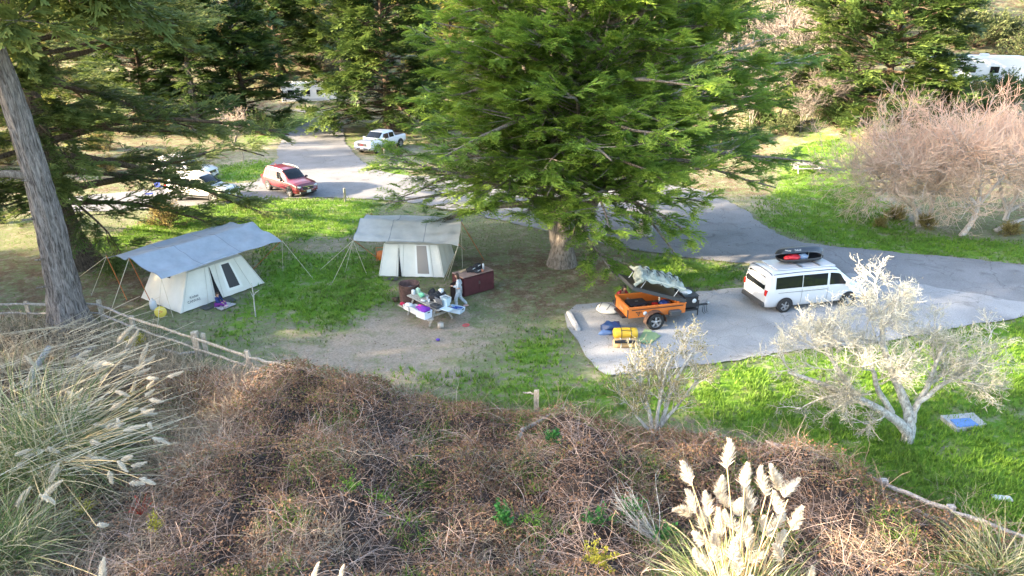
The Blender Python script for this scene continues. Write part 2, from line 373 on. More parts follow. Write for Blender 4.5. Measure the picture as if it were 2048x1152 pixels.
    dirt = ramp(n3, [(.25, (.20, .155, .115)), (.5, (.34, .285, .225)), (.75, (.46, .405, .335))])
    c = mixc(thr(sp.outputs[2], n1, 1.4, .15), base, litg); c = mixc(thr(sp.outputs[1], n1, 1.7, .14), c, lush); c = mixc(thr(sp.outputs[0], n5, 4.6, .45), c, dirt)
    L.new(c, b.inputs['Base Color'])
    bp = N.nodes.new('ShaderNodeBump'); bp.inputs['Strength'].default_value = .8; bp.inputs['Distance'].default_value = .06; L.new(n3, bp.inputs['Height'])
    bp2 = N.nodes.new('ShaderNodeBump'); bp2.inputs['Strength'].default_value = .5; bp2.inputs['Distance'].default_value = .02; L.new(n4, bp2.inputs['Height']); L.new(bp.outputs[0], bp2.inputs['Normal']); L.new(bp2.outputs[0], b.inputs['Normal'])
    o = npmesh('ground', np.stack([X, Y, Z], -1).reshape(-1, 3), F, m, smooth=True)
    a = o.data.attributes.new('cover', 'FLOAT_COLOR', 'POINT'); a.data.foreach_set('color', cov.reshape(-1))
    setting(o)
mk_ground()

def asphalt(name, c1, c2, sp=.03):
    m = bpy.data.materials.new(name); m.use_nodes = True; N = m.node_tree; L = N.links; b = N.nodes['Principled BSDF']; b.inputs['Roughness'].default_value = .85; b.inputs['Specular IOR Level'].default_value = .3
    tc = N.nodes.new('ShaderNodeTexCoord')
    def nz(s, d=5, dist=0.):
        n = N.nodes.new('ShaderNodeTexNoise'); n.inputs['Scale'].default_value = s; n.inputs['Detail'].default_value = d; n.inputs['Distortion'].default_value = dist; L.new(tc.outputs['Object'], n.inputs['Vector']); return n.outputs[0]
    a = nz(.5, 6, .5); d = nz(25, 4); r = N.nodes.new('ShaderNodeValToRGB'); r.color_ramp.elements[0].position = .3; r.color_ramp.elements[1].position = .7
    r.color_ramp.elements[0].color = (*c1, 1); r.color_ramp.elements[1].color = (*c2, 1); L.new(a, r.inputs[0])
    mr = N.nodes.new('ShaderNodeMapRange'); mr.inputs[1].default_value = .3; mr.inputs[2].default_value = .7; mr.inputs[3].default_value = .8; mr.inputs[4].default_value = 1.18; L.new(d, mr.inputs[0])
    # thin cracks
    vo = N.nodes.new('ShaderNodeTexVoronoi'); vo.feature = 'DISTANCE_TO_EDGE'; vo.inputs['Scale'].default_value = .35
    mp = N.nodes.new('ShaderNodeVectorMath'); mp.operation = 'MULTIPLY_ADD'; nn = N.nodes.new('ShaderNodeTexNoise'); nn.inputs['Scale'].default_value = 1.2; nn.inputs['Detail'].default_value = 6; L.new(tc.outputs['Object'], nn.inputs['Vector'])
    L.new(nn.outputs[1], mp.inputs[0]); mp.inputs[1].default_value = (1.2, 1.2, 0); L.new(tc.outputs['Object'], mp.inputs[2]); L.new(mp.outputs[0], vo.inputs['Vector'])
    cr = N.nodes.new('ShaderNodeMapRange'); cr.inputs[1].default_value = .001; cr.inputs[2].default_value = .006; cr.inputs[3].default_value = .62; cr.inputs[4].default_value = 1; L.new(vo.outputs['Distance'], cr.inputs[0])
    mm = N.nodes.new('ShaderNodeMath'); mm.operation = 'MULTIPLY'; L.new(mr.outputs[0], mm.inputs[0]); L.new(cr.outputs[0], mm.inputs[1])
    st = N.nodes.new('ShaderNodeMapRange'); st.inputs[1].default_value = .60; st.inputs[2].default_value = .72; st.inputs[3].default_value = 1; st.inputs[4].default_value = .68; L.new(nz(.9, 7, .8), st.inputs[0])
    m3 = N.nodes.new('ShaderNodeMath'); m3.operation = 'MULTIPLY'; L.new(mm.outputs[0], m3.inputs[0]); L.new(st.outputs[0], m3.inputs[1])
    s = N.nodes.new('ShaderNodeVectorMath'); s.operation = 'SCALE'; L.new(r.outputs[0], s.inputs[0]); L.new(m3.outputs[0], s.inputs['Scale']); L.new(s.outputs[0], b.inputs['Base Color'])
    bp = N.nodes.new('ShaderNodeBump'); bp.inputs['Strength'].default_value = .4; bp.inputs['Distance'].default_value = .01; L.new(d, bp.inputs['Height']); L.new(bp.outputs[0], b.inputs['Normal'])
    return m
def sheetpoly(name, poly, z, m, rag=.12):
    P = [at(u, v) for u, v in poly]; Q = []
    rnd = random.Random(5)
    for i in range(len(P)):
        a, b = P[i], P[(i+1) % len(P)]; n = max(1, min(60, int((b-a).length/.5)))
        for k in range(n):
            p = a.lerp(b, k/n); Q.append((p.x+rnd.uniform(-rag, rag), p.y+rnd.uniform(-rag, rag), z))
    bm = bmesh.new(); vs = [bm.verts.new(q) for q in Q]; f = bm.faces.new(vs)
    if f.normal.z < 0: f.normal_flip()
    bmesh.ops.triangulate(bm, faces=bm.faces[:]); me = bpy.data.meshes.new(name); bm.to_mesh(me); bm.free()
    for p in me.polygons:
        if p.normal.z < 0: p.flip()
    me.materials.append(m); return setting(link(bpy.data.objects.new(name, me)))
sheetpoly('road', ROAD, .022, asphalt('asphalt_road', (.18, .18, .184), (.245, .245, .25)))
sheetpoly('parking_pad', PAD, .030, asphalt('pale_pad', (.26, .262, .265), (.36, .36, .362)))

# ------------------------------------------------------------------ grass (stuff)
def covmask(x, y):
    rj = np.random.default_rng(1); u, v = project(x+.4*wob(x, y, 2)+rj.normal(0, .35, x.shape), y+.4*wob(x, y, 2, 3)+rj.normal(0, .45, x.shape), np.zeros_like(x))
    road = inpoly(*project(x, y, np.zeros_like(x)), ROAD) | inpoly(*project(x, y, np.zeros_like(x)), PAD)
    lush = np.zeros(x.shape, bool)
    for p in LUSH: lush |= inpoly(u, v, p)
    dirt = inpoly(u, v, DIRT) | inpoly(u, v, MULCH)
    for p in PACKED: dirt |= inpoly(u, v, p)
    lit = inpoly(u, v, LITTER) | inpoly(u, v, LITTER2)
    return road, lush, dirt, lit
def fence_y(x):   # the fence line: y of the boundary between lawn and bramble bank
    pts = FENCE; return np.interp(x, [p[0] for p in pts], [p[1] for p in pts])
_f = [at(u, v) for u, v in ((-300, 650), (62, 636), (207, 640), (400, 712), (510, 752), (640, 772), (850, 800), (1070, 838), (1300, 868), (1535, 900), (1640, 940), (1770, 995), (1900, 1045), (2100, 1120))]
FENCE = [(p.x, p.y) for p in _f]
def mk_grass():
    rg = np.random.default_rng(3)
    n = 210000; x = rg.uniform(-32, 34, n); y = 14+(62-14)*rg.uniform(0, 1, n)**1.5
    u, v = project(x, y, np.zeros(n)); keep = (u > -60) & (u < 2110) & (v < 1180) & (v > 190)
    road, lush, dirt, lit = covmask(x, y)
    clump = wob(x, y, 3)+wob(x, y, 8, 2)*.6
    keep &= ~road & (y > fence_y(x)-1.0)
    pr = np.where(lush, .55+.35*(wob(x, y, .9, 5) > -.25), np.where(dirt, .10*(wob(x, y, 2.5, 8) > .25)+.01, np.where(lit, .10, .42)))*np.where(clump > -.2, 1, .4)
    keep &= rg.uniform(0, 1, n) < pr; x, y, lush, clump = x[keep], y[keep], lush[keep], clump[keep]; n = len(x)
    # template: 4 blades
    tv = []; tf = []; tt = []; r = random.Random(2)
    for i in range(4):
        a = i*1.7+r.uniform(-.4, .4); dx, dy = math.cos(a), math.sin(a); w_ = .13; b = len(tv)
        tv += [(-dy*w_, dx*w_, 0), (dy*w_, -dx*w_, 0), (dx*.65, dy*.65, r.uniform(.7, 1.1))]; tf.append((b, b+1, b+2)); tt += [-.1, -.1, .15]
    az = rg.uniform(0, 6.28, n); X = np.stack([np.cos(az), np.sin(az), np.zeros(n)], 1); Nn = np.tile([0, 0, 1.], (n, 1))
    Sc = np.where(lush, rg.uniform(.10, .21, n), rg.uniform(.05, .11, n))
    P = np.stack([x, y, gz(x, y)+.0], 1)
    V, F, T = stamp(np.array(tv), np.array(tf), np.array(tt), P, X, Nn, Sc, np.clip(np.where(lush, .62, .3)+rg.uniform(-.2, .2, n)+.26*wob(x, y, .8)+.1*wob(x, y, 3, 2), 0, 1))
    o = npmesh('grass', V, F, leafmat('grass_blades', (.18, .16, .10), (.22, .38, .04), .35, third=(.12, .22, .03)), tint=T)
    tag(o, 'low green lawn grass around the campsite and along the road', 'grass', kind='stuff')
mk_grass()
def mk_litter():
    rg = np.random.default_rng(12); n = 60000; x = rg.uniform(-22, 26, n); y = rg.uniform(17, 62, n); u, v = project(x, y, np.zeros(n))
    on = inpoly(u, v, ROAD) | inpoly(u, v, PAD); u2, v2 = project(x+rg.normal(0, .5, n), y+rg.normal(0, .5, n), np.zeros(n)); edge = on & ~(inpoly(u2, v2, ROAD) | inpoly(u2, v2, PAD))
    r, lu, di, li = covmask(x, y); pr = np.where(on, np.where(edge, .9, .02+.10*(wob(x, y, .7, 3) > .5)), np.where(lu, .0, np.where(li, .55, .16))); k = (rg.uniform(0, 1, n) < pr) & (y > fence_y(x)+.2) & (u > -20) & (u < 2070); x, y = x[k], y[k]; n = len(x)
    tv = np.array([(0, 0, 0), (.5, .3, .1), (1, 0, .15), (.5, -.3, .06)]); Nn = rg.normal(0, .3, (n, 3)); Nn[:, 2] += 1; X = rg.normal(0, 1, (n, 3)); X[:, 2] = 0
    V, F, T = stamp(tv, np.array([(0, 1, 2), (0, 2, 3)]), np.zeros(4), np.stack([x, y, np.full(n, .035)], 1), X, Nn, rg.uniform(.03, .09, n), rg.uniform(0, 1, n))
    tag(npmesh('fallen_leaves', V, F, leafmat('litter_leaf', (.05, .03, .02), (.42, .31, .18), .1, .9, third=(.17, .11, .065)), tint=T), 'fallen leaves and needles strewn over the dirt, the pad and the road edges', 'leaf litter', kind='stuff')
mk_litter()

# ------------------------------------------------------------------ bramble bank (stuff)
def bh(x, y):
    fy = fence_y(x); d = fy-y
    h = sstep(-.2, 1.6, d)*(1.05+.42*wob(x*.7, y*.7, 1)+.40*wob(x, y, 1.5, 4)+.20*wob(x, y, 3.3, 7))
    h = h+.5*np.exp(-((x+7.0)**2+(y-18.6)**2)/6)+.35*sstep(4, 9, d)
    left = sstep(-7.0, -11.5, x)
    return np.maximum(0, h*(1-.65*left)+0.0)
def mk_bramble():
    rg = np.random.default_rng(5)
    xs = np.arange(-22, 24, .16); ys = np.arange(5, 27, .16); X, Y = np.meshgrid(xs, ys, indexing='ij')
    Z = bh(X, Y)-.34+rg.normal(0, .05, X.shape); Z = np.where(fence_y(X)-Y < -.1, -.3, Z)
    nx, ny = X.shape; idx = np.arange(nx*ny).reshape(nx, ny); F = np.stack([idx[:-1, :-1], idx[1:, :-1], idx[1:, 1:], idx[:-1, 1:]], -1).reshape(-1, 4)
    k = (Z.reshape(-1)[F] > -.28).any(1); F = F[k]
    o = npmesh('undergrowth', np.stack([X, Y, Z], -1).reshape(-1, 3), F, mat('bank_soil', (.040, .027, .020), .95, noise=.5, nscale=6, bump=.8, bscale=12))
    tag(o, 'dark leaf litter and soil under the dead brambles of the bank', 'undergrowth', kind='stuff')
    def scatter(n, x0=-13, x1=22, p=.75):
        y = 7.5+(21.5-7.5)*rg.uniform(0, 1, n)**p; x = rg.uniform(x0, x1, n)
        k = (y < fence_y(x)+.1); u, v = project(x, y, bh(x, y)); k &= (u > -80) & (u < 2130) & (v < 1230) & (v > 690)
        k &= ~((x < -9.4+.7*wob(y*2, x)) & (y < 19) & (rg.uniform(0, 1, len(x)) < .85)); return x[k], y[k]
    # wiry dead canes
    x, y = scatter(66000); k = rg.uniform(-.75, .55, len(x)) < wob(x, y, 2.3, 11)+.5*wob(x, y, 5, 3); x, y = x[k], y[k]; n = len(x); z = bh(x, y)-.12+rg.uniform(-.15, .12, n)
    g = wob(x, y, .9, 6); D = rg.normal(0, 1, (n, 3)); D[:, 2] = np.abs(D[:, 2])*.6+.15
    P, T = grow(rg, np.stack([x, y, z], 1), D, rg.uniform(.3, 1.25, n)*(1+.25*g), 6, .20, -.14)
    near = sstep(20, 9, y)
    W = (rg.uniform(.0028, .0065, n)*(1+.1*near))[:, None]*np.linspace(1, .45, 6)[None]
    V, F = ribbons(rg, P, W); t = np.clip(.40+.30*g+rg.normal(0, .2, n)+.22*sstep(13.5, 10, y)*(wob(x, y, .6, 2)+.3), 0, 1); T_ = np.repeat(t, 12)
    x, y = scatter(2600, p=.85); n2 = len(x); D = rg.normal(0, 1, (n2, 3)); D[:, 2] = np.abs(D[:, 2])*.5+.35; P, T = grow(rg, np.stack([x, y, bh(x, y)-.15], 1), D, rg.uniform(.7, 1.5, n2), 6, .12, -.22)
    V2, F2 = ribbons(rg, P, (rg.uniform(.004, .007, n2))[:, None]*np.linspace(1, .5, 6)[None]); V, F = joinvf([(V, F), (V2, F2)]); T_ = np.concatenate([T_, np.repeat(rg.uniform(.3, .85, n2), 12)])
    o = npmesh('bramble_canes', V, F, leafmat('dead_cane', (.14, .080, .055), (.80, .62, .52), .15, .85, third=(.42, .295, .225)), tint=T_)
    tag(o, 'tangle of dead pinkish brown bramble canes covering the bank', 'brambles', kind='stuff')
    # small brown dead leaves and side twigs, olive leaves among them
    def leaves(name, n, m, lo, hi, dens, label, cat, zoff=(-.12, .2)):
        x, y = scatter(n, p=.9); k = rg.uniform(0, 1, len(x)) < dens(x, y); x, y = x[k], y[k]; n = len(x)
        P = np.stack([x, y, bh(x, y)+rg.uniform(*zoff, n)], 1); X = rg.normal(0, 1, (n, 3)); Nn = rg.normal(0, .7, (n, 3)); Nn[:, 2] += 1
        tv = np.array([(0, 0, 0), (.5, .32, .05), (1, 0, -.1), (.5, -.32, .05)]); tf = np.array([(0, 1, 2), (0, 2, 3)]); tt = np.array([-.1, 0, .1, 0])
        V, F, T = stamp(tv, tf, tt, P, X, Nn, rg.uniform(lo, hi, n), np.clip(.5+.3*wob(x, y, 1.4)+rg.normal(0, .18, n), 0, 1))
        tag(npmesh(name, V, F, m, tint=T), label, cat, kind='stuff')
    leaves('dead_leaves', 230000, leafmat('dead_leaf', (.065, .038, .022), (.46, .27, .15), .2, .8, third=(.235, .128, .078)), .035, .095, lambda x, y: np.clip(.42+.6*wob(x, y, .9, 2)+.35*sstep(11, 19, y), .10, .98), 'small brown dead leaves caught in the brambles of the bank', 'dead leaves')
    leaves('bramble_leaves', 150000, leafmat('bramble_leaf', (.06, .075, .022), (.34, .33, .07), .3, .7, third=(.15, .17, .04)), .03, .07, lambda x, y: np.clip(.10+.55*wob(x*.8, y*.8, 1.1, 9)+.35*sstep(13, 20, y), 0, .7), 'olive and yellowing live leaves scattered through the brambles', 'bramble leaves', (-.05, .16))
mk_bramble()

# ================================================================== CONIFERS
BARK = barkmat('grey_bark', (.10, .085, .07), (.30, .26, .225), 2.2, 5, 1.0)
BARKD = barkmat('brown_bark', (.05, .036, .026), (.17, .125, .09), 2.5, 5, 1.0)
PALE = barkmat('pale_bark', (.24, .215, .18), (.50, .46, .40), 3, 4, .6)
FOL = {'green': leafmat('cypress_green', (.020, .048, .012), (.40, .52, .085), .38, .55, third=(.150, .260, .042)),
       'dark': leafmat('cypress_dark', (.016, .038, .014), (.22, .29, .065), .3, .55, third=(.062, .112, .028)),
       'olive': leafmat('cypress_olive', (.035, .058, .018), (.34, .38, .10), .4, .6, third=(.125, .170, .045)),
       'gold': leafmat('cypress_sunlit_gold', (.07, .09, .02), (.50, .46, .13), .4, .6, third=(.26, .26, .07))}  # gold foliage has warm sunlight put into its colour
def conifer(name, label, base, Ht, rad, nb, z0, tr, fol='green', sscale=1.1, nsec=16, nsp=6, seed=1, elo=4, ehi=40, lean=(0, 0), azf=None, bark=BARK, tmpl=None, ntop=0, group=None, leaders=None, rz=0, droop=-.05, cat='tree', limbr=1.0):
    rg = np.random.default_rng(seed); root = thing(name, label, cat, base, rz, group); tmpl = tmpl or SPRAYS
    hs = np.linspace(0, 1, 12); fl = 1+1.3*np.exp(-hs*14)
    TP = [(lean[0]*h*Ht+.12*math.sin(h*7+seed), lean[1]*h*Ht+.12*math.cos(h*6+seed), h*Ht-.15) for h in hs]
    tb = MB(); tb.tube(TP, [tr*f*(1-h*.88) for h, f in zip(hs, fl)], 12)
    allT = [(np.array(TP), Ht)]
    for (lx, ly, h0, h1, r0) in (leaders or []):
        q = [(TP[0][0]*(1-s)+lx*s**.7*1.0 + lean[0]*Ht*h0*(1-s), ly*s**.7, h0+(h1-h0)*s-.1) for s in np.linspace(0, 1, 9)]
        tb.tube(q, [r0*(1-s*.85) for s in np.linspace(0, 1, 9)], 10); allT.append((np.array(q), h1))
    tb.build('trunk', bark, root)
    # main limbs
    f = (np.arange(nb)+rg.uniform(0, 1, nb))/nb; h = z0+(Ht*.97-z0)*f**1.02; az = np.arange(nb)*2.39996+rg.normal(0, .35, nb)
    P0 = np.stack([np.interp(h, [p[2] for p in TP], [p[i] for p in TP]) for i in (0, 1)]+[h], 1)
    L = np.array([rad((hh-z0)/(Ht-z0)) for hh in h])*rg.uniform(.62, 1.14, nb)
    if azf: L = L*np.array([azf(a % (2*math.pi), hh) for a, hh in zip(az, h)])
    el = np.radians(elo+(ehi-elo)*((h-z0)/(Ht-z0))**1.2+rg.normal(0, 5, nb))
    for q, h1 in allT[1:]:
        m = nb//3; hh = rg.uniform(max(z0, q[0, 2]+1), h1*.97, m); a2 = rg.uniform(0, 6.283, m)
        P0 = np.concatenate([P0, np.stack([np.interp(hh, q[:, 2], q[:, i]) for i in (0, 1)]+[hh], 1)])
        l2 = np.array([rad((z-z0)/(Ht-z0)) for z in hh])*rg.uniform(.45, .75, m); L = np.concatenate([L, l2]); az = np.concatenate([az, a2]); el = np.concatenate([el, np.radians(rg.uniform(10, 40, m))])
    L = np.maximum(L, .5); n0 = len(L)
    D = np.stack([np.cos(az)*np.cos(el), np.sin(az)*np.cos(el), np.sin(el)], 1); K = 8
    P1, T1 = grow(rg, P0, D, L, K, .09, droop)
    r1 = (.035+.0125*L*limbr)[:, None]*np.linspace(1, .18, K)[None]
    lv, lf = tubes(P1, r1, 5)
    par, P, T, t = kids(rg, P1, T1, nsec, .22, 1.0)
    L2 = (.35+L[par]*(1-t)*.55+.5)*rg.uniform(.6, 1.15, len(par)); L2 = np.minimum(L2, 2.4)
    sd = np.where(rg.uniform(0, 1, len(par)) < .5, 1, -1)[:, None]*np.stack([-T[:, 1], T[:, 0], 0*T[:, 0]], 1)+np.stack([0*t, 0*t, rg.normal(.12, .22, len(t))], 1); aa = rg.uniform(.45, 1.0, len(t))[:, None]
    P2, T2 = grow(rg, P, T*np.cos(aa)+unit(sd)*np.sin(aa), L2, 5, .07, .035)
    sv, sf = ribbons(rg, P2, (.012+.007*L2)[:, None]*np.linspace(1, .3, 5)[None])
    V, F = joinvf([(lv, lf), (sv, sf)]); npmesh('limbs', V, F, bark, root, True)
    q, P, T, t2 = kids(rg, P2, T2, nsp, .1, 1.0)
    D3 = sway(rg, T, .38, .75); D3[:, 2] = D3[:, 2]*.7+rg.normal(.06, .13, len(D3)); Nn = rg.normal(0, .22, D3.shape); Nn[:, 2] += 1
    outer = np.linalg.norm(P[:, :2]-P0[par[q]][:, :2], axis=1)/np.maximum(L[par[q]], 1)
    tint = .10+.42*np.clip(outer, 0, 1.1)**1.6+rg.normal(0, .10, len(P))+.12*wob(P[:, 0]*.6, P[:, 2]*.9, 1, seed)  # tips lighter, inside darker: new growth plus painted light and shade
    if ntop:   # leading shoots sweep the end of each limb
        pass
    Sc = sscale*rg.uniform(.6, 1.15, len(P)); out = []; ti = []; o = 0; which = rg.integers(0, len(tmpl), len(P))
    for k, (tv, tf, tt) in enumerate(tmpl):
        s = which == k; a, b, c = stamp(tv, tf, tt, P[s], D3[s], Nn[s], Sc[s], tint[s]); out.append((a, b)); ti.append(c)
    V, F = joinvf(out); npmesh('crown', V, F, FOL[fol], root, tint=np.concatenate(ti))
    return root

# the large cypress in the middle
def azc(a, h):   # longer to the right and left, shorter towards the tents
    f = 1.03+.02*math.cos(a)
    if 3.5 < a < 5.9: f *= .60 if h < 4.2 else (.70 if h < 7.0 else .86)
    return f
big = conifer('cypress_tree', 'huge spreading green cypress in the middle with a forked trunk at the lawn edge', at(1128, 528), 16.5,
              lambda f: 10.0*(1-f)**.75+2.0, 110, 3.0, .38, 'green', .92, 15, 7, 11, 4, 36, azf=azc, leaders=[(-1.6, .4, 0.0, 11, .36), (5.2, 1.2, .6, 15.5, .30), (1.6, -1.8, 2, 13, .22)], limbr=1.1)
conifer('cypress_tree', 'pale-stemmed slim cypress leaning right behind the huge middle cypress', at(1290, 470), 15.5,
        lambda f: 6.2*(1-f)**.7+2.0, 62, 3.8, .24, 'green', .95, 13, 8, 12, 14, 44, lean=(.10, 0), azf=lambda a, h: (.95 if h < 7 else 1.15) if (a < 1.2 or a > 5.1) else .55, bark=PALE, limbr=.6)
conifer('cypress_tree', 'dense dark cypress overhanging the white pickup', aty(775, 262, 66)*1.0 if False else at(778, 262), 17, lambda f: 7.6*(1-.55*f**1.4), 100, 1.6, .5, 'dark', 1.8, 12, 5, 13, 5, 42, tmpl=SPRAYS_LO, bark=BARKD,
        azf=lambda a, h: 1.15 if 2 < a < 4.3 else 1)
conifer('cypress_tree', 'dark green layered cypress behind the pink bare trees', at(1752, 296), 17, lambda f: 9.6*(1-f)**.6+2.0, 108, .9, .45, 'dark', 1.8, 12, 5, 14, 4, 38, tmpl=SPRAYS_LO, bark=BARKD, azf=lambda a, h: 1.15 if 2 < a < 4.4 else (.74 if (a > 5 or a < 1.2) else 1))
# large old cypress on the left, limbs sweeping down to the right
conifer('cypress_tree', 'old wide cypress on the left whose limbs sweep down over the parked white car', at(150, 528), 19, lambda f: 13.0*(1-.55*f), 66, 3.2, .62, 'olive', 1.2, 21, 6, 15, -2, 30,
        lean=(-.03, .05), azf=lambda a, h: (1.1 if a < 1.6 else (.42 if a > 4.0 else .9)), bark=BARKD, droop=-.055)
# tall background conifers, shared meshes
def far_tree(src, u, v, s, rz, label, group=None, on=None):
    c = copy_tree(src); c.location = on if on is not None else ong(u, v); c.scale = (s, s, s); c.rotation_euler = (0, 0, rz)
    c['label'] = label
    if group: c['group'] = group
    return c
FG = 'conifers standing behind the campground road'
tall = conifer('pine_tree', 'tall dark pine with a bare grey lower trunk behind the old left cypress', at(398, 262), 20, lambda f: 4.6*(1-.45*f), 70, 3.2, .42, 'dark', 1.4, 11, 5, 16, -5, 30, tmpl=SPRAYS_LO, bark=BARK, group=FG)
gold = conifer('cypress_tree', 'golden sunlit cypress tops behind the dark cypress and the green one', at(905, 214), 19, lambda f: 8.5*(1-.4*f), 70, 2.5, .4, 'gold', 1.7, 12, 5, 17, 5, 40, tmpl=SPRAYS_LO, bark=BARKD, group=FG)
bushy = conifer('cypress_tree', 'dark bushy cypress left of the far white trailer', at(492, 250), 13.5, lambda f: 6.2*(1-.5*f), 66, 1.0, .35, 'dark', 1.6, 12, 5, 18, 5, 40, tmpl=SPRAYS_LO, bark=BARKD, group=FG)
for src, u, v, s, rz, lb in ((bushy, 300, 258, 1.1, 1.3, 'dark bushy cypress behind the limbs of the old left cypress'), (bushy, 560, 150, 1.25, 4.1, 'dark cypress standing behind the far white trailer'),
                             (tall, 1085, 190, 1.0, 5.0, 'slim bare-trunked pine rising behind the huge middle cypress'),
                             (bushy, 1210, 205, 1.2, .7, 'dark cypress far behind the huge middle cypress'), (gold, 90, 235, 1.0, 2.9, 'yellow-green cypress far back at the left edge'),
                             (tall, 690, 160, 1.15, 1.1, 'pine far behind the dark cypress by the road'), (tall, 1420, 150, .95, 3.3, 'slender dark pine on the slope beside the green cypress top')):
    if lb: far_tree(src, u, v, s, rz, lb, FG)
# trees just outside the frame on the left, whose shade lies over the campsite
OG = 'trees of the grove west of the campsite'
for i, (src, x, y, s) in enumerate(((bushy, -36, 24.5, .86), (tall, -50, 15.6, 1.25), (tall, -46, 29, .95), (bushy, -35, 10.8, .78), (tall, -50, 4.6, 1.15), (bushy, -62, 54, 1.1), (tall, -66, 24, 1.2), (bushy, -40, -2.5, .7))):
    far_tree(src, 0, 0, s, i*1.7, 'conifer of the grove west of the campsite', OG, on=Vector((x, y, 0)))

# leaning pale trunk in the left foreground
def leaning_pine():
    b = at(140, 652); root = thing('pine_tree', 'massive leaning grey trunk in front of the split-rail fence at the left', 'tree', b)
    # follow the trunk's line in the picture at the base distance
    cx = [(140, 652, b.y), (122, 560, b.y), (100, 450, b.y-.1), (68, 330, b.y-.2), (30, 215, b.y-.3), (-12, 100, b.y-.4), (-60, -20, b.y-.5), (-130, -190, b.y-.6), (-190, -360, b.y-.7)]
    P = [aty(*c)-b for c in cx]; P[0] = Vector((0, 0, -.2)); rr = [.80, .62, .54, .47, .43, .40, .36, .30, .20]
    # resample and give the trunk ridged bark
    n = 40; K = 60; V = []; rnd = np.random.default_rng(8)
    tt = np.linspace(0, len(P)-1, K); PP = np.array([[np.interp(t, range(len(P)), [p[i] for p in P]) for i in range(3)] for t in tt]); RR = np.interp(tt, range(len(P)), rr)
    for _ in range(3): PP[1:-1] = (PP[:-2]+PP[1:-1]*2+PP[2:])/4
    RR = RR*.93+.55*np.exp(-tt*4.5)*.6
    for k in range(K):
        for i in range(n):
            a = 2*math.pi*i/n; f = 1+.05*math.sin(a*9+tt[k]*2.1)+.04*math.sin(a*17-tt[k]*3)+rnd.normal(0, .022)+.16*math.exp(-tt[k]*3)*math.sin(a*4+1)
            V.append((PP[k, 0]+math.cos(a)*RR[k]*f, PP[k, 1]+math.sin(a)*RR[k]*f, PP[k, 2]+.1*math.cos(a)*RR[k]))
    idx = np.arange(K*n).reshape(K, n); j = np.roll(idx, -1, 1); F = np.stack([idx[:-1], j[:-1], j[1:], idx[1:]], -1).reshape(-1, 4)
    npmesh('trunk', np.array(V), F, barkmat('fissured_bark', (.075, .064, .058), (.36, .32, .30), 2.0, 7, 1.2), root, True)
    m = MB(); q = aty(52, 350, b.y-.4)-b; m.tube([q+Vector((.2, 0, -.05)), q+Vector((-.5, -.3, .12)), q+Vector((-1.2, -.5, .1)), q+Vector((-2.4, -.7, -.1))], [.2, .15, .11, .06], 8)
    for u, v in ((60, 440), (85, 520), (88, 575), (60, 362)):
        q = aty(u, v, b.y-.6)-b; s_ = MB(); s_.tube([q+Vector((.15, .2, 0)), q+Vector((-.18, -.2, .06))], [.06, .03], 6); s_.build('branch_stub', BARK, root)
    m.build('limb', BARK, root)
    rg = np.random.default_rng(4); n = 46; k = rg.uniform(38, 59, n).astype(int); az = rg.uniform(0, 6.28, n)
    el = rg.uniform(-.1, .5, n); D = np.stack([np.cos(az)*np.cos(el), np.sin(az)*np.cos(el), np.sin(el)], 1)
    P1, T1 = grow(rg, PP[k], D, rg.uniform(2.5, 5.5, n), 8, .09, -.04); par, Pq, T, t = kids(rg, P1, T1, 12, .3, 1); P2, T2 = grow(rg, Pq, sway(rg, T, .8, .7), rg.uniform(.6, 1.6, len(Pq)), 5, .1, 0)
    V, F = joinvf([tubes(P1, np.full((n, 1), .09)*np.linspace(1, .2, 8)[None], 5), tubes(P2, np.full((len(P2), 5), .012), 3)]); npmesh('limbs', V, F, BARK, root, True)
    q, Pp, T, t = kids(rg, P2, T2, 5, .1, 1); s = rg.uniform(.9, 1.6, len(Pp)); tv, tf, tx = SPRAYS_LO[0]; Nn = rg.normal(0, .4, Pp.shape); Nn[:, 2] += 1
    V, F, tn = stamp(tv, tf, tx, Pp, sway(rg, T, .5, .5), Nn, s, rg.uniform(.2, .6, len(Pp))); npmesh('crown', V, F, FOL['olive'], root, tint=tn)
leaning_pine()

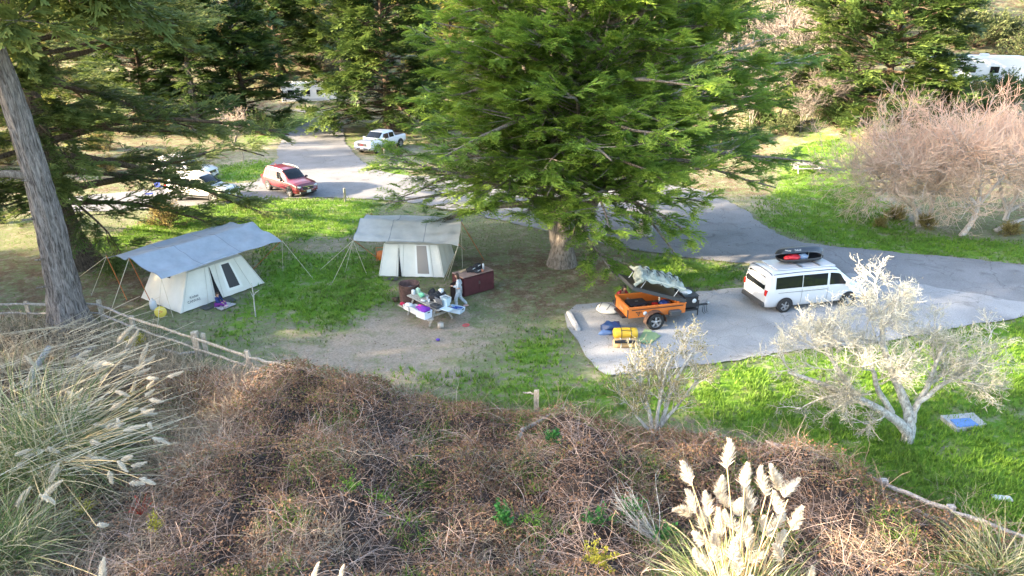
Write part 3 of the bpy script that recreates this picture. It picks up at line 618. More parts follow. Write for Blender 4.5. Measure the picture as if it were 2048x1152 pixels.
# ================================================================== BARE TREES AND SHRUBS
def bare_tree(name, label, base, trunks, lv, seed, mt, mtwig, cat='tree', group=None, leaf=None, tint=(.2, .9), wander=.16, up=.05, twr=.007, flat=.2, low=.35):
    """trunks: list of (points, r0, r1) relative to base; lv: list of (count, length, angle)"""
    rg = np.random.default_rng(seed); root = thing(name, label, cat, base, 0, group); tb = MB(); Ps = []
    K = 8
    for pts, r0, r1 in trunks:
        n = len(pts); tt = np.linspace(0, n-1, K); q = np.array([[np.interp(t, range(n), [p[i] for p in pts]) for i in range(3)] for t in tt])
        q[1:-1] += rg.normal(0, .05, (K-2, 3)); q[1:-1] = (q[:-2]+2*q[1:-1]+q[2:])/4; Ps.append(q)
        s = MB(); s.tube([tuple(x) for x in q], list(np.linspace(r0, r1, K)), 9); s.build('trunk', mt, root)
    P = np.array(Ps); T = np.zeros_like(P); T[:, :-1] = unit(P[:, 1:]-P[:, :-1]); T[:, -1] = T[:, -2]
    r = np.array([t[2] for t in trunks])*1.0; out = []; thin = []; tints = []
    for li, (c, ln, ang) in enumerate(lv):
        par, p0, t0, t = kids(rg, P, T, c, low if li == 0 else .25, 1.0)
        Lc = ln*rg.uniform(.55, 1.15, len(par)); P, T = grow(rg, p0, sway(rg, t0, ang, flat), Lc, 7, wander, up)
        r = np.maximum(r[par]*.62, twr); RR = r[:, None]*np.linspace(1, .5, 7)[None]
        if li < 2: out.append(tubes(P, RR, 5))
        else: v, f = ribbons(rg, P[:, ::2] if li > 2 else P, RR[:, ::2] if li > 2 else RR); thin.append((v, f)); hz = p0[:, 2]; tints.append(np.repeat(np.clip(tint[0]+(tint[1]-tint[0])*(hz-hz.min())/max(.1, hz.max()-hz.min())+rg.normal(0, .13, len(par)), 0, 1), 8 if li > 2 else 14))
    V, F = joinvf(out); npmesh('limbs', V, F, mt, root, True)
    V, F = joinvf(thin); npmesh('twigs', V, F, mtwig, root, tint=np.concatenate(tints))
    if leaf:
        m, cnt, lo, hi = leaf; par, p0, t0, t = kids(rg, P, T, cnt, .1, 1); n = len(p0)
        tv = np.array([(0, 0, 0), (.5, .25, .05), (1, 0, -.05), (.5, -.25, .05)]); X = rg.normal(0, 1, (n, 3)); Nn = rg.normal(0, 1, (n, 3))
        V, F, tn = stamp(tv, np.array([(0, 1, 2), (0, 2, 3)]), np.array([0, 0, .1, 0]), p0, X, Nn, rg.uniform(lo, hi, n), rg.uniform(0, 1, n)); npmesh('leaves', V, F, m, root, tint=tn)
    return root
LICHEN = barkmat('lichen_bark', (.26, .25, .22), (.64, .63, .59), 6, 2, .8)
TWLI = leafmat('lichen_twig', (.24, .23, .175), (.60, .59, .52), .1, .9, third=(.41, .40, .335))
TWPI = leafmat('sunlit_pink_twig', (.36, .29, .22), (.84, .52, .37), .1, .85, third=(.66, .50, .39))  # pink upper end of the ramp: sun on the tops put into the colour
TWGR = leafmat('grey_twig', (.14, .12, .105), (.36, .31, .27), .1, .9, third=(.25, .215, .19))
# white lichen-covered tree by the slab, forked low, spreading left
bare_tree('lichen_tree', 'white lichen-crusted bare tree forked low on the lawn right of the pampas grass', at(1815, 880),
          [([(0, 0, -.1), (-.12, 0, .45), (-.7, 0, 1.0), (-1.8, -.1, 1.5), (-2.9, .1, 2.0), (-4.0, .2, 2.3)], .19, .05), ([(0, 0, -.1), (.05, .1, .6), (-.3, .3, 1.4), (-.9, .5, 2.4), (-1.2, .8, 3.4), (-1.1, .9, 4.2)], .19, .045), ([(.08, .1, .6), (.3, .2, 1.4), (.5, .3, 2.3), (.6, .3, 3.2)], .11, .04),
           ([(-.7, 0, 1.0), (-1.3, -.1, 1.9), (-1.7, -.1, 2.7), (-2.0, 0, 3.3)], .10, .04), ([(.1, .1, 1.3), (.8, .1, 2.0), (1.6, .2, 2.5)], .08, .035), ([(-1.8, -.1, 1.5), (-2.5, .4, 2.4), (-3.0, .5, 3.1)], .08, .035)],
          [(8, 1.25, .8), (7, .76, .8), (7, .42, .85), (6, .21, .9)], 3, LICHEN, TWLI, twr=.0045, leaf=(leafmat('lichen_tuft', (.24, .22, .12), (.62, .61, .50), .2, .9, third=(.40, .39, .27)), 1, .02, .05), up=.04, tint=(.15, .8))
# small shrub-tree between the trailer and the bank
bare_tree('shrub_tree', 'pale brown-leaved shrub in front of the orange trailer', at(1308, 886),
          [([(0, 0, -.1), (-.15, 0, .9), (-.45, 0, 1.7), (-.6, 0, 2.4)], .08, .03), ([(0, 0, -.1), (.2, 0, 1.0), (.45, .1, 2.1), (.9, .1, 3.1)], .08, .03), ([(0, 0, -.1), (.1, -.1, 1), (.05, -.1, 2.1), (.3, 0, 3.1)], .07, .03), ([(.1, 0, .5), (.6, 0, 1.3), (1.1, 0, 2.2)], .06, .025), ([(0, 0, .3), (-.5, 0, .9), (-.8, 0, 1.4)], .06, .025)],
          [(7, 1.0, .65), (6, .6, .65), (6, .38, .7)], 5, LICHEN, leafmat('tan_twig', (.16, .135, .09), (.52, .48, .38), .1, .9, third=(.34, .30, .22)), leaf=(leafmat('dry_leaf', (.10, .095, .035), (.46, .42, .24), .3, .7, third=(.26, .24, .11)), 4, .04, .085), up=.06, cat='shrub', twr=.005)
# bare pinkish trees at the right edge
PG = 'bare trees with pink twigs beside the road'
PB = barkmat('pink_bark', (.34, .30, .27), (.58, .53, .49), 5, 3, .6)
lv = [(7, 2.7, .62), (6, 1.7, .55), (6, 1.05, .5), (5, .6, .5)]
lv2 = [(10, 3.1, .95), (7, 2.1, .8), (7, 1.25, .7), (6, .8, .65)]
bare_tree('bare_tree', 'bare pink-twigged tree whose thin trunks lean left over the lawn', at(1838, 452), [([(0, 0, -.1), (-.5, 0, 1.2), (-1.2, .2, 2.6), (-2.3, .2, 3.5)], .15, .06), ([(.6, .2, -.1), (.7, .2, 1.4), (.2, 0, 3.0), (-.6, -.3, 4.3)], .15, .06), ([(.6, .2, .3), (-.9, .5, 1.5), (-2.2, .5, 2.4), (-3.2, .4, 3.3)], .12, .05)], lv2, 7, PB, TWPI, group=PG, low=.42, twr=.011, up=.045)
bare_tree('bare_tree', 'bare pink-twigged tree with a curved single trunk, second from the lawn side', at(1922, 470), [([(0, 0, -.1), (.5, 0, .8), (.6, 0, 2.2), (.3, .2, 3.9)], .18, .07), ([(.6, 0, 1.9), (1.4, .2, 3.0), (2.0, .3, 3.9)], .13, .05), ([(.6, .0, 1.7), (-.6, .2, 2.9), (-1.4, .3, 4.4)], .11, .05)], lv2, 9, PB, TWPI, group=PG, low=.42, twr=.011, up=.045)
bare_tree('bare_tree', 'bare grey-pink tree at the right edge behind the leaning logs', at(2010, 440), [([(0, 0, -.1), (.1, 0, 1.2), (.7, 0, 2.8), (1.0, .2, 4.0)], .16, .07), ([(0, 0, .6), (-.8, .3, 2.2), (-1.3, .3, 4.0)], .12, .05), ([(0, 0, .5), (1.6, -.3, 1.8), (3.0, -.3, 3.4)], .12, .05)], lv2, 10, PB, TWPI, group=PG, low=.42, twr=.011, up=.045)
mlog = MB(); a = at(1990, 462); mlog.tube([a, a+Vector((1.0, .3, .35)), a+Vector((2.6, .6, .8))], [.13, .12, .08], 8)
tag(mlog.build('fallen_log', PB), 'pale fallen log lying under the bare trees at the right edge', 'log')

def leaf_bush(name, label, r, n, m, seed, loc=None, size=(.10, .2), cat='bush', group=None, core=.7, stem=True, dens=1.0):
    """round bush: many small leaves around short stems, uneven outline"""
    rg = np.random.default_rng(seed); root = thing(name, label, cat, loc or (0, 0, 0), 0, group)
    k = 60; az = rg.uniform(0, 6.28, k); el = rg.uniform(.1, 1.45, k); D = np.stack([np.cos(az)*np.cos(el), np.sin(az)*np.cos(el), np.sin(el)], 1)
    P, T = grow(rg, np.zeros((k, 3)), D, np.array(r).max()*rg.uniform(.7, 1.1, k), 7, .13, .0); P = P*(np.array(r)/max(r))
    par, p0, t0, t = kids(rg, P, T, 7, .35, 1); P2, T2 = grow(rg, p0, sway(rg, t0, .6, 0), np.array(r).max()*.28*rg.uniform(.5, 1.2, len(par)), 5, .15, .02)
    V, F = joinvf([tubes(P, np.full((k, 1), .03)*np.linspace(1, .3, 7)[None], 4), tubes(P2, np.full((len(P2), 5), .01), 3)]); npmesh('stems', V, F, BARKD, root)
    q, pp, tt_, t2 = kids(rg, P2, T2, max(1, n//len(P2)), 0, 1.05); nn = len(pp)
    tv = np.array([(0, 0, 0), (.5, .22, .05), (1, 0, -.08), (.5, -.22, .05)]); X = tt_+rg.normal(0, .5, (nn, 3)); Nn = rg.normal(0, .8, (nn, 3)); Nn[:, 2] += .7
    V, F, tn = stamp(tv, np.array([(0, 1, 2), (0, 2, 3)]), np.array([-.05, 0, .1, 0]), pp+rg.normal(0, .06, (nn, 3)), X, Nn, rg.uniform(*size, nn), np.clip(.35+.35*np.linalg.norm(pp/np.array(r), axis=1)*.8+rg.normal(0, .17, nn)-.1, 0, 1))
    npmesh('crown', V, F, m, root, tint=tn); return root
def twig_bush(name, label, h, n, mt, seed, loc=None, group=None, w_=1.0, twr=.016):
    rg = np.random.default_rng(seed); tr = []
    for i in range(n):
        a = i*2.4; s = rg.uniform(.25, .6)*w_; tr.append(([(0, 0, -.1), (math.cos(a)*s*.8, math.sin(a)*s*.8, h*.3), (math.cos(a)*s*2, math.sin(a)*s*2, h*.62)], .07, .035))
    return bare_tree(name, label, loc or (0, 0, 0), tr, [(6, h*.34, .6), (5, h*.24, .6), (5, h*.16, .6)], seed, barkmat('twig_bark', (.16, .14, .12), (.34, .30, .27), 5, 3, .5), mt, 'bush', group, twr=twr, up=.04)
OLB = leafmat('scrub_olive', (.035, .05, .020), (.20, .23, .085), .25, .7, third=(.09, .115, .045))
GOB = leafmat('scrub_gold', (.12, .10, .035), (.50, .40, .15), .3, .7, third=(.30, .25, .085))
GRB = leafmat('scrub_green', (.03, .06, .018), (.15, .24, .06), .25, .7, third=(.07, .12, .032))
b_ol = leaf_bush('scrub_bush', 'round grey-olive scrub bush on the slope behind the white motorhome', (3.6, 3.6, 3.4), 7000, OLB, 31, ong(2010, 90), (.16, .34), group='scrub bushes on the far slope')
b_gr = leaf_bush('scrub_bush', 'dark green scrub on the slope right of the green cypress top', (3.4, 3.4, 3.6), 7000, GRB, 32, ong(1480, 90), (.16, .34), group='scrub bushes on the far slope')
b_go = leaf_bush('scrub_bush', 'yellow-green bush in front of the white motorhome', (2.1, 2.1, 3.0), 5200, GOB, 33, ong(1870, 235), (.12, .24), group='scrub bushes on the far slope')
b_tw = twig_bush('bare_bush', 'tall leafless grey-pink tree with pale crooked limb behind the green cypress', 9.5, 5, leafmat('mauve_twig', (.11, .095, .085), (.25, .20, .17), .1, .9, third=(.17, .145, .13)), 34, ong(1610, 190), group='bare bushes on the far slope', w_=1.6, twr=.03)
b_t2 = twig_bush('bare_bush', 'bare pinkish bush with pale stems left of the red car', 3.6, 6, leafmat('pale_twig', (.25, .21, .16), (.62, .50, .40), .1, .9, third=(.45, .36, .29)), 35, at(468, 292), w_=1.35, twr=.012)
leaf_bush('green_bush', 'dark green rounded bush beside the bare pinkish bush by the road', (2.3, 2.3, 2.6), 5200, GRB, 36, at(525, 270), (.10, .2))
for i, (x, y) in enumerate(((-3.6, 0), (0, 0), (3.4, .6))): pass
rnd = random.Random(77)
def bushes():
    slope = 'scrub bushes on the far slope'; bare = 'bare bushes on the far slope'
    spots = [(1540, 165, b_tw, .95), (1470, 210, b_tw, .75), (1560, 235, b_tw, .6), (1500, 262, b_tw, .5), (1660, 150, b_tw, 1.0), (1440, 150, b_gr, 1.1), (1530, 95, b_gr, 1.3), (1420, 100, b_gr, 1.4), (1380, 120, b_gr, 1.2),
             (1600, 70, b_ol, 1.2), (1700, 80, b_ol, 1.3), (1950, 95, b_ol, 1.2), (2080, 130, b_ol, 1.3), (2040, 175, b_go, 1.1), (1930, 215, b_go, .9), (1960, 232, b_gr, .7), (1830, 245, b_gr, .7), (1900, 170, b_gr, .75),
             (1780, 60, b_tw, 1.1), (1860, 60, b_ol, 1.2), (2000, 205, b_gr, .8), (1740, 130, b_tw, .8), (1880, 40, b_go, 1.2), (1640, 40, b_tw, 1.0), (1580, 205, b_tw, .55), (1520, 225, b_tw, .5), (1450, 245, b_tw, .5), (1600, 265, b_tw, .42), (1650, 235, b_tw, .5), (1690, 205, b_tw, .55), (1480, 180, b_tw, .7), (1560, 130, b_tw, .8), (1620, 120, b_gr, 1.0), (1670, 250, b_gr, .6), (1450, 290, b_gr, .5), (1500, 285, b_ol, .42), (1410, 300, b_gr, .5), (1360, 290, b_ol, .5), (1520, 255, b_gr, .55), (1570, 270, b_ol, .5), (1300, 300, b_gr, .5)]
    for k, (u, v, s, sc) in enumerate(spots):
        nm = {b_tw: 'leafless grey twiggy bush on the far slope behind the road', b_gr: 'green scrub bush on the far slope', b_ol: 'olive scrub bush on the far slope', b_go: 'yellowish scrub bush near the white motorhome'}[s]
        c = far_tree(s, u, v, sc, rnd.uniform(0, 6), nm, {b_tw: 'leafless bushes on the far slope', b_gr: 'green scrub on the far slope', b_ol: 'olive scrub on the far slope', b_go: 'yellowish scrub near the motorhome'}[s])
    # scrub closing the view along the back of the campground
    for k in range(46):
        x = -95+k*4.4+rnd.uniform(-1.5, 1.5); y = rnd.uniform(92, 128)
        if x < -14 and y < 114: y += 24
        s = rnd.choice([b_ol, b_go, b_tw, b_tw, b_go, b_gr]); c = copy_tree(s); c.location = (x, y, float(gz(x, y))-.3); k2 = rnd.uniform(1.3, 2.2)*(.6 if s is b_tw else 1); c.scale = (k2, k2, k2); c.rotation_euler = (0, 0, rnd.uniform(0, 6))
        c['label'] = {b_tw: 'leafless bush in the scrub belt at the back', b_gr: 'green bush in the scrub belt at the back', b_ol: 'olive bush in the scrub belt at the back', b_go: 'golden bush in the scrub belt at the back'}[s]; c['group'] = c['label']
    for k in range(60):
        x = rnd.uniform(-120, 150); y = rnd.uniform(128, 200)
        s = rnd.choice([b_ol, b_ol, b_gr, b_gr]); c = copy_tree(s); c.location = (x, y, float(gz(x, y))-.5); k2 = rnd.uniform(2.2, 3.6); c.scale = (k2, k2, k2*.9); c.rotation_euler = (0, 0, rnd.uniform(0, 6))
        c['label'] = {b_gr: 'green bush high on the hillside at the back', b_ol: 'olive bush high on the hillside at the back'}[s]; c['group'] = c['label']
    # scrub with golden sunlight put into its leaf colour, behind the left cypress
    for u, v, sc in ((120, 330, .6), (200, 300, .7), (215, 345, .5), (330, 330, .45), (60, 300, .8), (20, 330, .6), (310, 255, .9), (150, 260, 1.0), (10, 250, 1.1), (430, 225, .7)):
        far_tree(b_go, u, v, sc, rnd.uniform(0, 6), 'golden bush seen through the limbs of the left cypress', 'golden bushes behind the left cypress')
bushes()
leaf_bush('dry_bush', 'dry orange-tan bush at the road edge below the parked white car', (1.5, 1.2, 1.7), 3600, GOB, 41, at(330, 452), (.06, .13))
for k, (u, v, s) in enumerate(((1790, 440, .34), (1850, 455, .30), (1760, 455, .22), (2020, 470, .3))): far_tree(b_go, u, v, s, k, 'low yellowish scrub under the bare pink trees', 'low scrub under the bare pink trees')

# ================================================================== PAMPAS GRASS
STRAW = leafmat('pampas_blade', (.045, .085, .025), (.60, .52, .34), .3, .7, third=(.15, .21, .07))
PLUME = leafmat('plume_cream', (.62, .53, .42), (.84, .80, .72), .45, .8)
PLUMEW = leafmat('plume_white', (.66, .59, .48), (.86, .81, .71), .45, .8)
STALK = mat('pampas_stalk', (.50, .38, .20), .7)
def plume_mesh(seed):
    r = np.random.default_rng(seed); n = 460; t = r.uniform(0, 1, n)**.85; a = r.uniform(0, 6.28, n); rad = .012
    L = (.20+.13*np.sin(np.pi*np.clip(t+.1, 0, 1)))*(1-.55*t)*r.uniform(.7, 1.2, n); cv = .10*np.sin(t*2.2+seed)
    b = np.stack([t*.86, cv+rad*np.cos(a), rad*np.sin(a)], 1); sp = r.uniform(.30, .72, n)*(1-.40*t)
    d = np.stack([np.cos(sp), np.sin(sp)*np.cos(a), np.sin(sp)*np.sin(a)-.12], 1); s = unit(np.cross(d, r.normal(0, 1, (n, 3))))*.009
    V = np.stack([b-s, b+s, b+d*L[:, None]*.6+s*.8, b+d*L[:, None]], 1).reshape(-1, 3); k = np.arange(n)[:, None]*4
    F = np.concatenate([k+np.array([0, 1, 2]), k+np.array([0, 2, 3])]); tin = np.repeat(r.uniform(.1, 1, n), 4)
    return V, F, tin
def plume_objs(m):
    out = []
    for s in range(4):
        o = npmesh('plume', *plume_mesh(s)[:2], m, tint=plume_mesh(s)[2]); COL.objects.unlink(o); out.append(o.data); bpy.data.objects.remove(o)
    return out
def pampas(name, label, base, plumes, nb, Lb, seed, mesh_list, spread=(.2, 1.35), fat=1.0, tw=1.0, bias=(0, 0), stretch=1.0):
    rg = np.random.default_rng(seed); rd = random.Random(seed); root = thing(name, label, 'pampas grass', base)
    az = rg.uniform(0, 6.28, nb); el = rg.uniform(*spread, nb); D = np.stack([np.cos(az)*np.cos(el)+bias[0], np.sin(az)*np.cos(el)+bias[1], np.sin(el)], 1)
    P0 = np.stack([rg.normal(0, .25*tw, nb), rg.normal(0, .25*tw, nb), np.full(nb, -.1)], 1); P, T = grow(rg, P0, D, Lb*rg.uniform(.6, 1.15, nb), 9, .03, -.17)
    P[..., 2] = np.maximum(P[..., 2], -.25)
    V, F = ribbons(rg, P, (rg.uniform(.006, .011, nb))[:, None]*np.array([.7, 1, 1, 1, .95, .85, .7, .45, .1])[None])
    tin = np.repeat(np.clip(rg.choice([.3, .45, .9], nb, p=[.25, .33, .42])+rg.normal(0, .08, nb), 0, 1), 18); npmesh('leaf_blades', V, F, STRAW, root, tint=tin)
    for tip, bot, s in plumes:
        tip, bot = tip-Vector(base), bot-Vector(base); d = tip-bot; L = d.length
        st = MB(); r0 = Vector((rd.gauss(0, .15), rd.gauss(0, .15), 0)); mid = (r0+bot)/2+Vector((0, 0, .25))
        pts = [r0*(1-t)**2+mid*2*t*(1-t)+bot*t*t for t in [i/6 for i in range(7)]]; st.tube(pts, [.010]*7, 4, False)
        so_ = st.build('stalk', STALK, root)
        pl = bpy.data.objects.new('plume', rd.choice(mesh_list)); link(pl, so_); pl.location = bot
        q = d.to_track_quat('X', 'Z'); pl.rotation_mode = 'QUATERNION'; pl.rotation_quaternion = q @ Quaternion((1, 0, 0), rd.uniform(0, 6.28)); k = L; k *= stretch; pl.scale = (k, max(.66, k)*fat, max(.66, k)*fat)
    return root
PMC, PMW = plume_objs(PLUME), plume_objs(PLUMEW)
def rp():
    f = lambda x, y: (1000+x/2.926, 780+y/2.926); L = [(1310, 265, 1330, 460), (1050, 420, 1125, 555), (1445, 400, 1430, 570), (1060, 580, 1150, 720), (1280, 480, 1310, 640), (1555, 430, 1555, 620), (1610, 415, 1600, 590), (1735, 490, 1685, 640),
        (1270, 570, 1320, 700), (1440, 520, 1470, 720), (1630, 580, 1600, 720), (1410, 620, 1415, 740), (1000, 695, 1110, 760), (1265, 660, 1295, 860), (1785, 675, 1705, 810), (1435, 720, 1400, 900), (1640, 680, 1605, 820), (1570, 730, 1570, 860),
        (1675, 810, 1620, 910), (1500, 790, 1455, 950), (1105, 830, 1200, 900), (1245, 810, 1290, 920), (1380, 860, 1370, 990), (1540, 920, 1475, 1030), (1150, 910, 1230, 1060), (1250, 910, 1280, 1010), (1330, 680, 1390, 830),
        (1150, 690, 1190, 820), (1570, 900, 1650, 1000), (1200, 590, 1225, 740), (1300, 1040, 1330, 1150), (1450, 1060, 1440, 1180), (1860, 1045, 1780, 1120), (1380, 940, 1395, 1080)]
    rd = random.Random(4); out = []
    for a, b, c, d in L:
        Y = 9.9+rd.uniform(-.5, .5)+(700-b)*.0008; out.append((aty(*f(a, b), Y), aty(*f(c, d), Y-.05-rd.uniform(0, .2)), 1))
    return out
rb = aty(1478, 1190, 9.7); rb.z = 1.2
pampas('pampas_grass', 'upright pampas grass with many cream plumes at the bottom right', rb, rp(), 1300, 2.5, 6, PMC, (.25, 1.45), fat=1.35)
def lp():
    f = lambda x, y: (x/2.0145, 580+y/2.0145)
    L = [(600, 215, 560, 300), (628, 255, 545, 320), (612, 305, 540, 345), (742, 325, 672, 352), (645, 350, 588, 356), (545, 360, 532, 418), (625, 392, 583, 430), (668, 445, 598, 441), (614, 492, 562, 480), (470, 515, 478, 555), (622, 555, 588, 545),
         (690, 622, 608, 603), (600, 700, 525, 702), (632, 780, 560, 758), (585, 785, 520, 778), (352, 640, 352, 755), (388, 640, 345, 690), (445, 692, 365, 678), (525, 735, 470, 690), (182, 645, 148, 652), (200, 690, 212, 738),
         (258, 760, 188, 832), (128, 786, 78, 872), (218, 872, 160, 820), (92, 262, 142, 302), (135, 315, 118, 402), (398, 272, 390, 350), (545, 135, 478, 215), (565, 150, 497, 232), (530, 232, 468, 274), (432, 330, 405, 375), (335, 388, 280, 442),
         (362, 430, 312, 468), (515, 436, 443, 480), (462, 778, 438, 728), (545, 662, 480, 690), (560, 468, 518, 490), (445, 940, 388, 950), (70, 480, 60, 520), (240, 690, 190, 782)]
    rd = random.Random(9); out = []
    for a, b, c, d in L:
        z = 1.5+rd.uniform(-.35, .6); p = at(*f(a, b), z); q = f(c, d); out.append((p, aty(*q, p.y-rd.uniform(.0, .25)), 1))
    return out
lpp = lp(); _r = random.Random(31)
for k in range(16):
    u, v = _r.uniform(150, 300), _r.uniform(690, 900); p = at(u, v, 1.5+_r.uniform(-.3, .5)); lpp.append((p+Vector((_r.uniform(.25, .5), _r.uniform(-.1, .3), _r.uniform(-.15, .2))), p, 1))
for k in range(12):
    u, v = _r.uniform(10, 170), _r.uniform(720, 960); p = at(u, v, 1.4+_r.uniform(-.3, .4)); lpp.append((p+Vector((_r.uniform(.1, .45), _r.uniform(-.3, .3), _r.uniform(-.3, .3))), p, 1))
lb = at(85, 930, .35)
pampas('pampas_grass', 'sprawling pampas grass with drooping white plumes in the left foreground', lb, lpp, 1900, 3.6, 7, PMW, (.25, 1.2), fat=.85, tw=2.6, bias=(.35, .15))
def straw_bundle():
    rg = np.random.default_rng(21); root = thing('fallen_stalks', 'bundle of pale broken pampas stalks fanning up to the right across the clump', 'stalks', at(40, 900, .6)); b = root.location; n = 150
    P0 = np.array([list(at(float(u), float(v), float(z))-b) for u, v, z in zip(rg.uniform(-20, 190, n), rg.uniform(660, 960, n), rg.uniform(.9, 1.7, n))]); D = np.stack([rg.normal(1, .25, n), rg.normal(.75, .35, n), rg.normal(.12, .16, n)], 1)
    P, T = grow(rg, P0, D, rg.uniform(1.0, 3.4, n), 7, .035, -.02); V, F = tubes(P, np.full((n, 1), .011)*np.linspace(1, .5, 7)[None], 3); npmesh('stalks', V, F, leafmat('bleached_stalk', (.45, .36, .22), (.80, .72, .56), .2, .8), root, tint=np.repeat(rg.uniform(0, 1, n), 21))
straw_bundle()
pampas('pampas_grass', 'green pampas clump below the white plumes at the left edge', at(10, 1130, .3), [(aty(208, 1110, 11.0), aty(212, 1160, 10.8), 1)], 900, 2.4, 8, PMW, (.3, 1.35), tw=1.4)
pampas('pampas_grass', 'plumeless green pampas clump at the bottom right corner by the rail', at(1985, 1180, .5), [], 800, 2.0, 12, PMC, (.35, 1.4), tw=1.1)
for u1, v1, u2, v2, lb_ in ((640, 1125, 622, 1165, 'cream plume rising from below the frame, left of its twin'), (690, 1130, 676, 1170, 'cream plume rising from below the frame, right of its twin')):
    p = aty(u1, v1, 8.2); q = aty(u2, v2, 8.1); r0 = thing('pampas_plume', lb_, 'plume', (q.x, q.y, bh(np.array([q.x]), np.array([q.y]))[0]-.1)); d = p-q
    st = MB(); st.tube([(0, 0, 0), (.02, 0, (q.z-r0.location.z)*.5), q-r0.location], .01, 4, False); so_ = st.build('stalk', STALK, r0); pl = bpy.data.objects.new('plume', PMC[0]); link(pl, so_); pl.location = q-r0.location
    pl.rotation_mode = 'QUATERNION'; pl.rotation_quaternion = d.to_track_quat('X', 'Z'); pl.scale = (d.length*1.05,)*3

# dry grass and low weeds on the left of the bank (stuff)
def blades(name, label, cat, n, region, L, m, seed, tn=(.3, .9), up=(.5, 1.5), g=-.14, wd=(.003, .006)):
    rg = np.random.default_rng(seed); x, y = region(rg, n); n = len(x); az = rg.uniform(0, 6.28, n); el = rg.uniform(*up, n)
    D = np.stack([np.cos(az)*np.cos(el), np.sin(az)*np.cos(el), np.sin(el)], 1); P, T = grow(rg, np.stack([x, y, np.where(y < fence_y(x), bh(x, y)*(.95 if name in ('bank_grass', 'straw_patches') else .6), 0)-.08], 1), D, rg.uniform(L*.5, L*1.2, n), 6, .08, g)
    V, F = ribbons(rg, P, rg.uniform(*wd, n)[:, None]*np.array([1, 1, .9, .75, .5, .15])[None]); tt = np.repeat(np.clip(rg.uniform(*tn, n)+.15*wob(x, y, 1.5), 0, 1), 12)
    tag(npmesh(name, V, F, m, tint=tt), label, cat, kind='stuff')
def reg_px(poly, clump=0):
    def f(rg, n):
        us = [p[0] for p in poly]; vs = [p[1] for p in poly]; u = rg.uniform(min(us), max(us), n*3); v = rg.uniform(min(vs), max(vs), n*3); k = inpoly(u, v, poly); u, v = u[k][:n], v[k][:n]
        x_ = (u-1024)/FPX; y_ = (576-v)/FPX; dy = math.cos(PITCH)+y_*math.sin(PITCH); dz = -math.sin(PITCH)+y_*math.cos(PITCH); t = -CAMH/dz; X, Y = x_*t, dy*t
        if clump: k = wob(X, Y, 2.4, 5)+rg.normal(0, .3, len(X)) > -.1; X, Y = X[k], Y[k]
        return X, Y
    return f
DRY = leafmat('dry_grass', (.14, .11, .07), (.62, .53, .38), .3, .8, third=(.38, .31, .22))
blades('dry_grass', 'pale dry grass heaped in front of the fence around the leaning trunk', 'dry grass', 9000, reg_px([(-60, 640), (300, 655), (390, 730), (520, 760), (480, 1000), (300, 980), (300, 760), (-60, 760)]), .85, DRY, 51, (.15, 1.), (.3, 1.4), -.12, (.006, .012))
blades('dry_thatch', 'grey-tan thatch of fallen dry stems between the left pampas and the brambles', 'dry grass', 9000, reg_px([(-60, 700), (330, 720), (480, 760), (520, 900), (420, 1010), (120, 1260), (-60, 1260)]), 1.0, DRY, 52, (.0, .85), (.0, .8), -.05, (.006, .012))
TUF = leafmat('fresh_blade', (.06, .12, .02), (.25, .40, .06), .3, .6, third=(.12, .24, .03))
blades('grass_tufts', 'bright green grass tufts pushing through the top of the brambles', 'grass', 7000, reg_px([(850, 795), (1080, 800), (1240, 820), (1200, 900), (1050, 880), (880, 850)], 1), .5, TUF, 53, (.3, 1), (.5, 1.5), -.12, (.004, .008))
blades('straw_patches', 'pale straw patches lying over the lower brambles', 'dry grass', 9000, lambda rg, n: (lambda x, y: (x[(wob(x, y, 1.1, 21) > .36)], y[(wob(x, y, 1.1, 21) > .36)]))(rg.uniform(-9, 13, n*3), rg.uniform(8.5, 16, n*3)), .55, DRY, 57, (.3, 1.), (.2, 1.2), -.16, (.003, .006))
blades('bank_grass', 'small tufts of green grass growing through the middle of the brambles', 'grass', 11000, lambda rg, n: (lambda x, y: (x[(wob(x, y, 1.7, 13) > .34)], y[(wob(x, y, 1.7, 13) > .34)]))(rg.uniform(-6, 14, n*3), rg.uniform(9, 18, n*3)), .42, TUF, 56, (.0, .8), (.5, 1.5), -.12, (.004, .008))
blades('lawn_edge_grass', 'longer green grass along the lawn edge above the right fence', 'grass', 12000, reg_px([(1340, 790), (1500, 760), (1900, 930), (2100, 1000), (2100, 1110), (1700, 960), (1500, 870)], 1), .3, TUF, 54, (.2, .8), (.6, 1.5), -.08, (.004, .008))

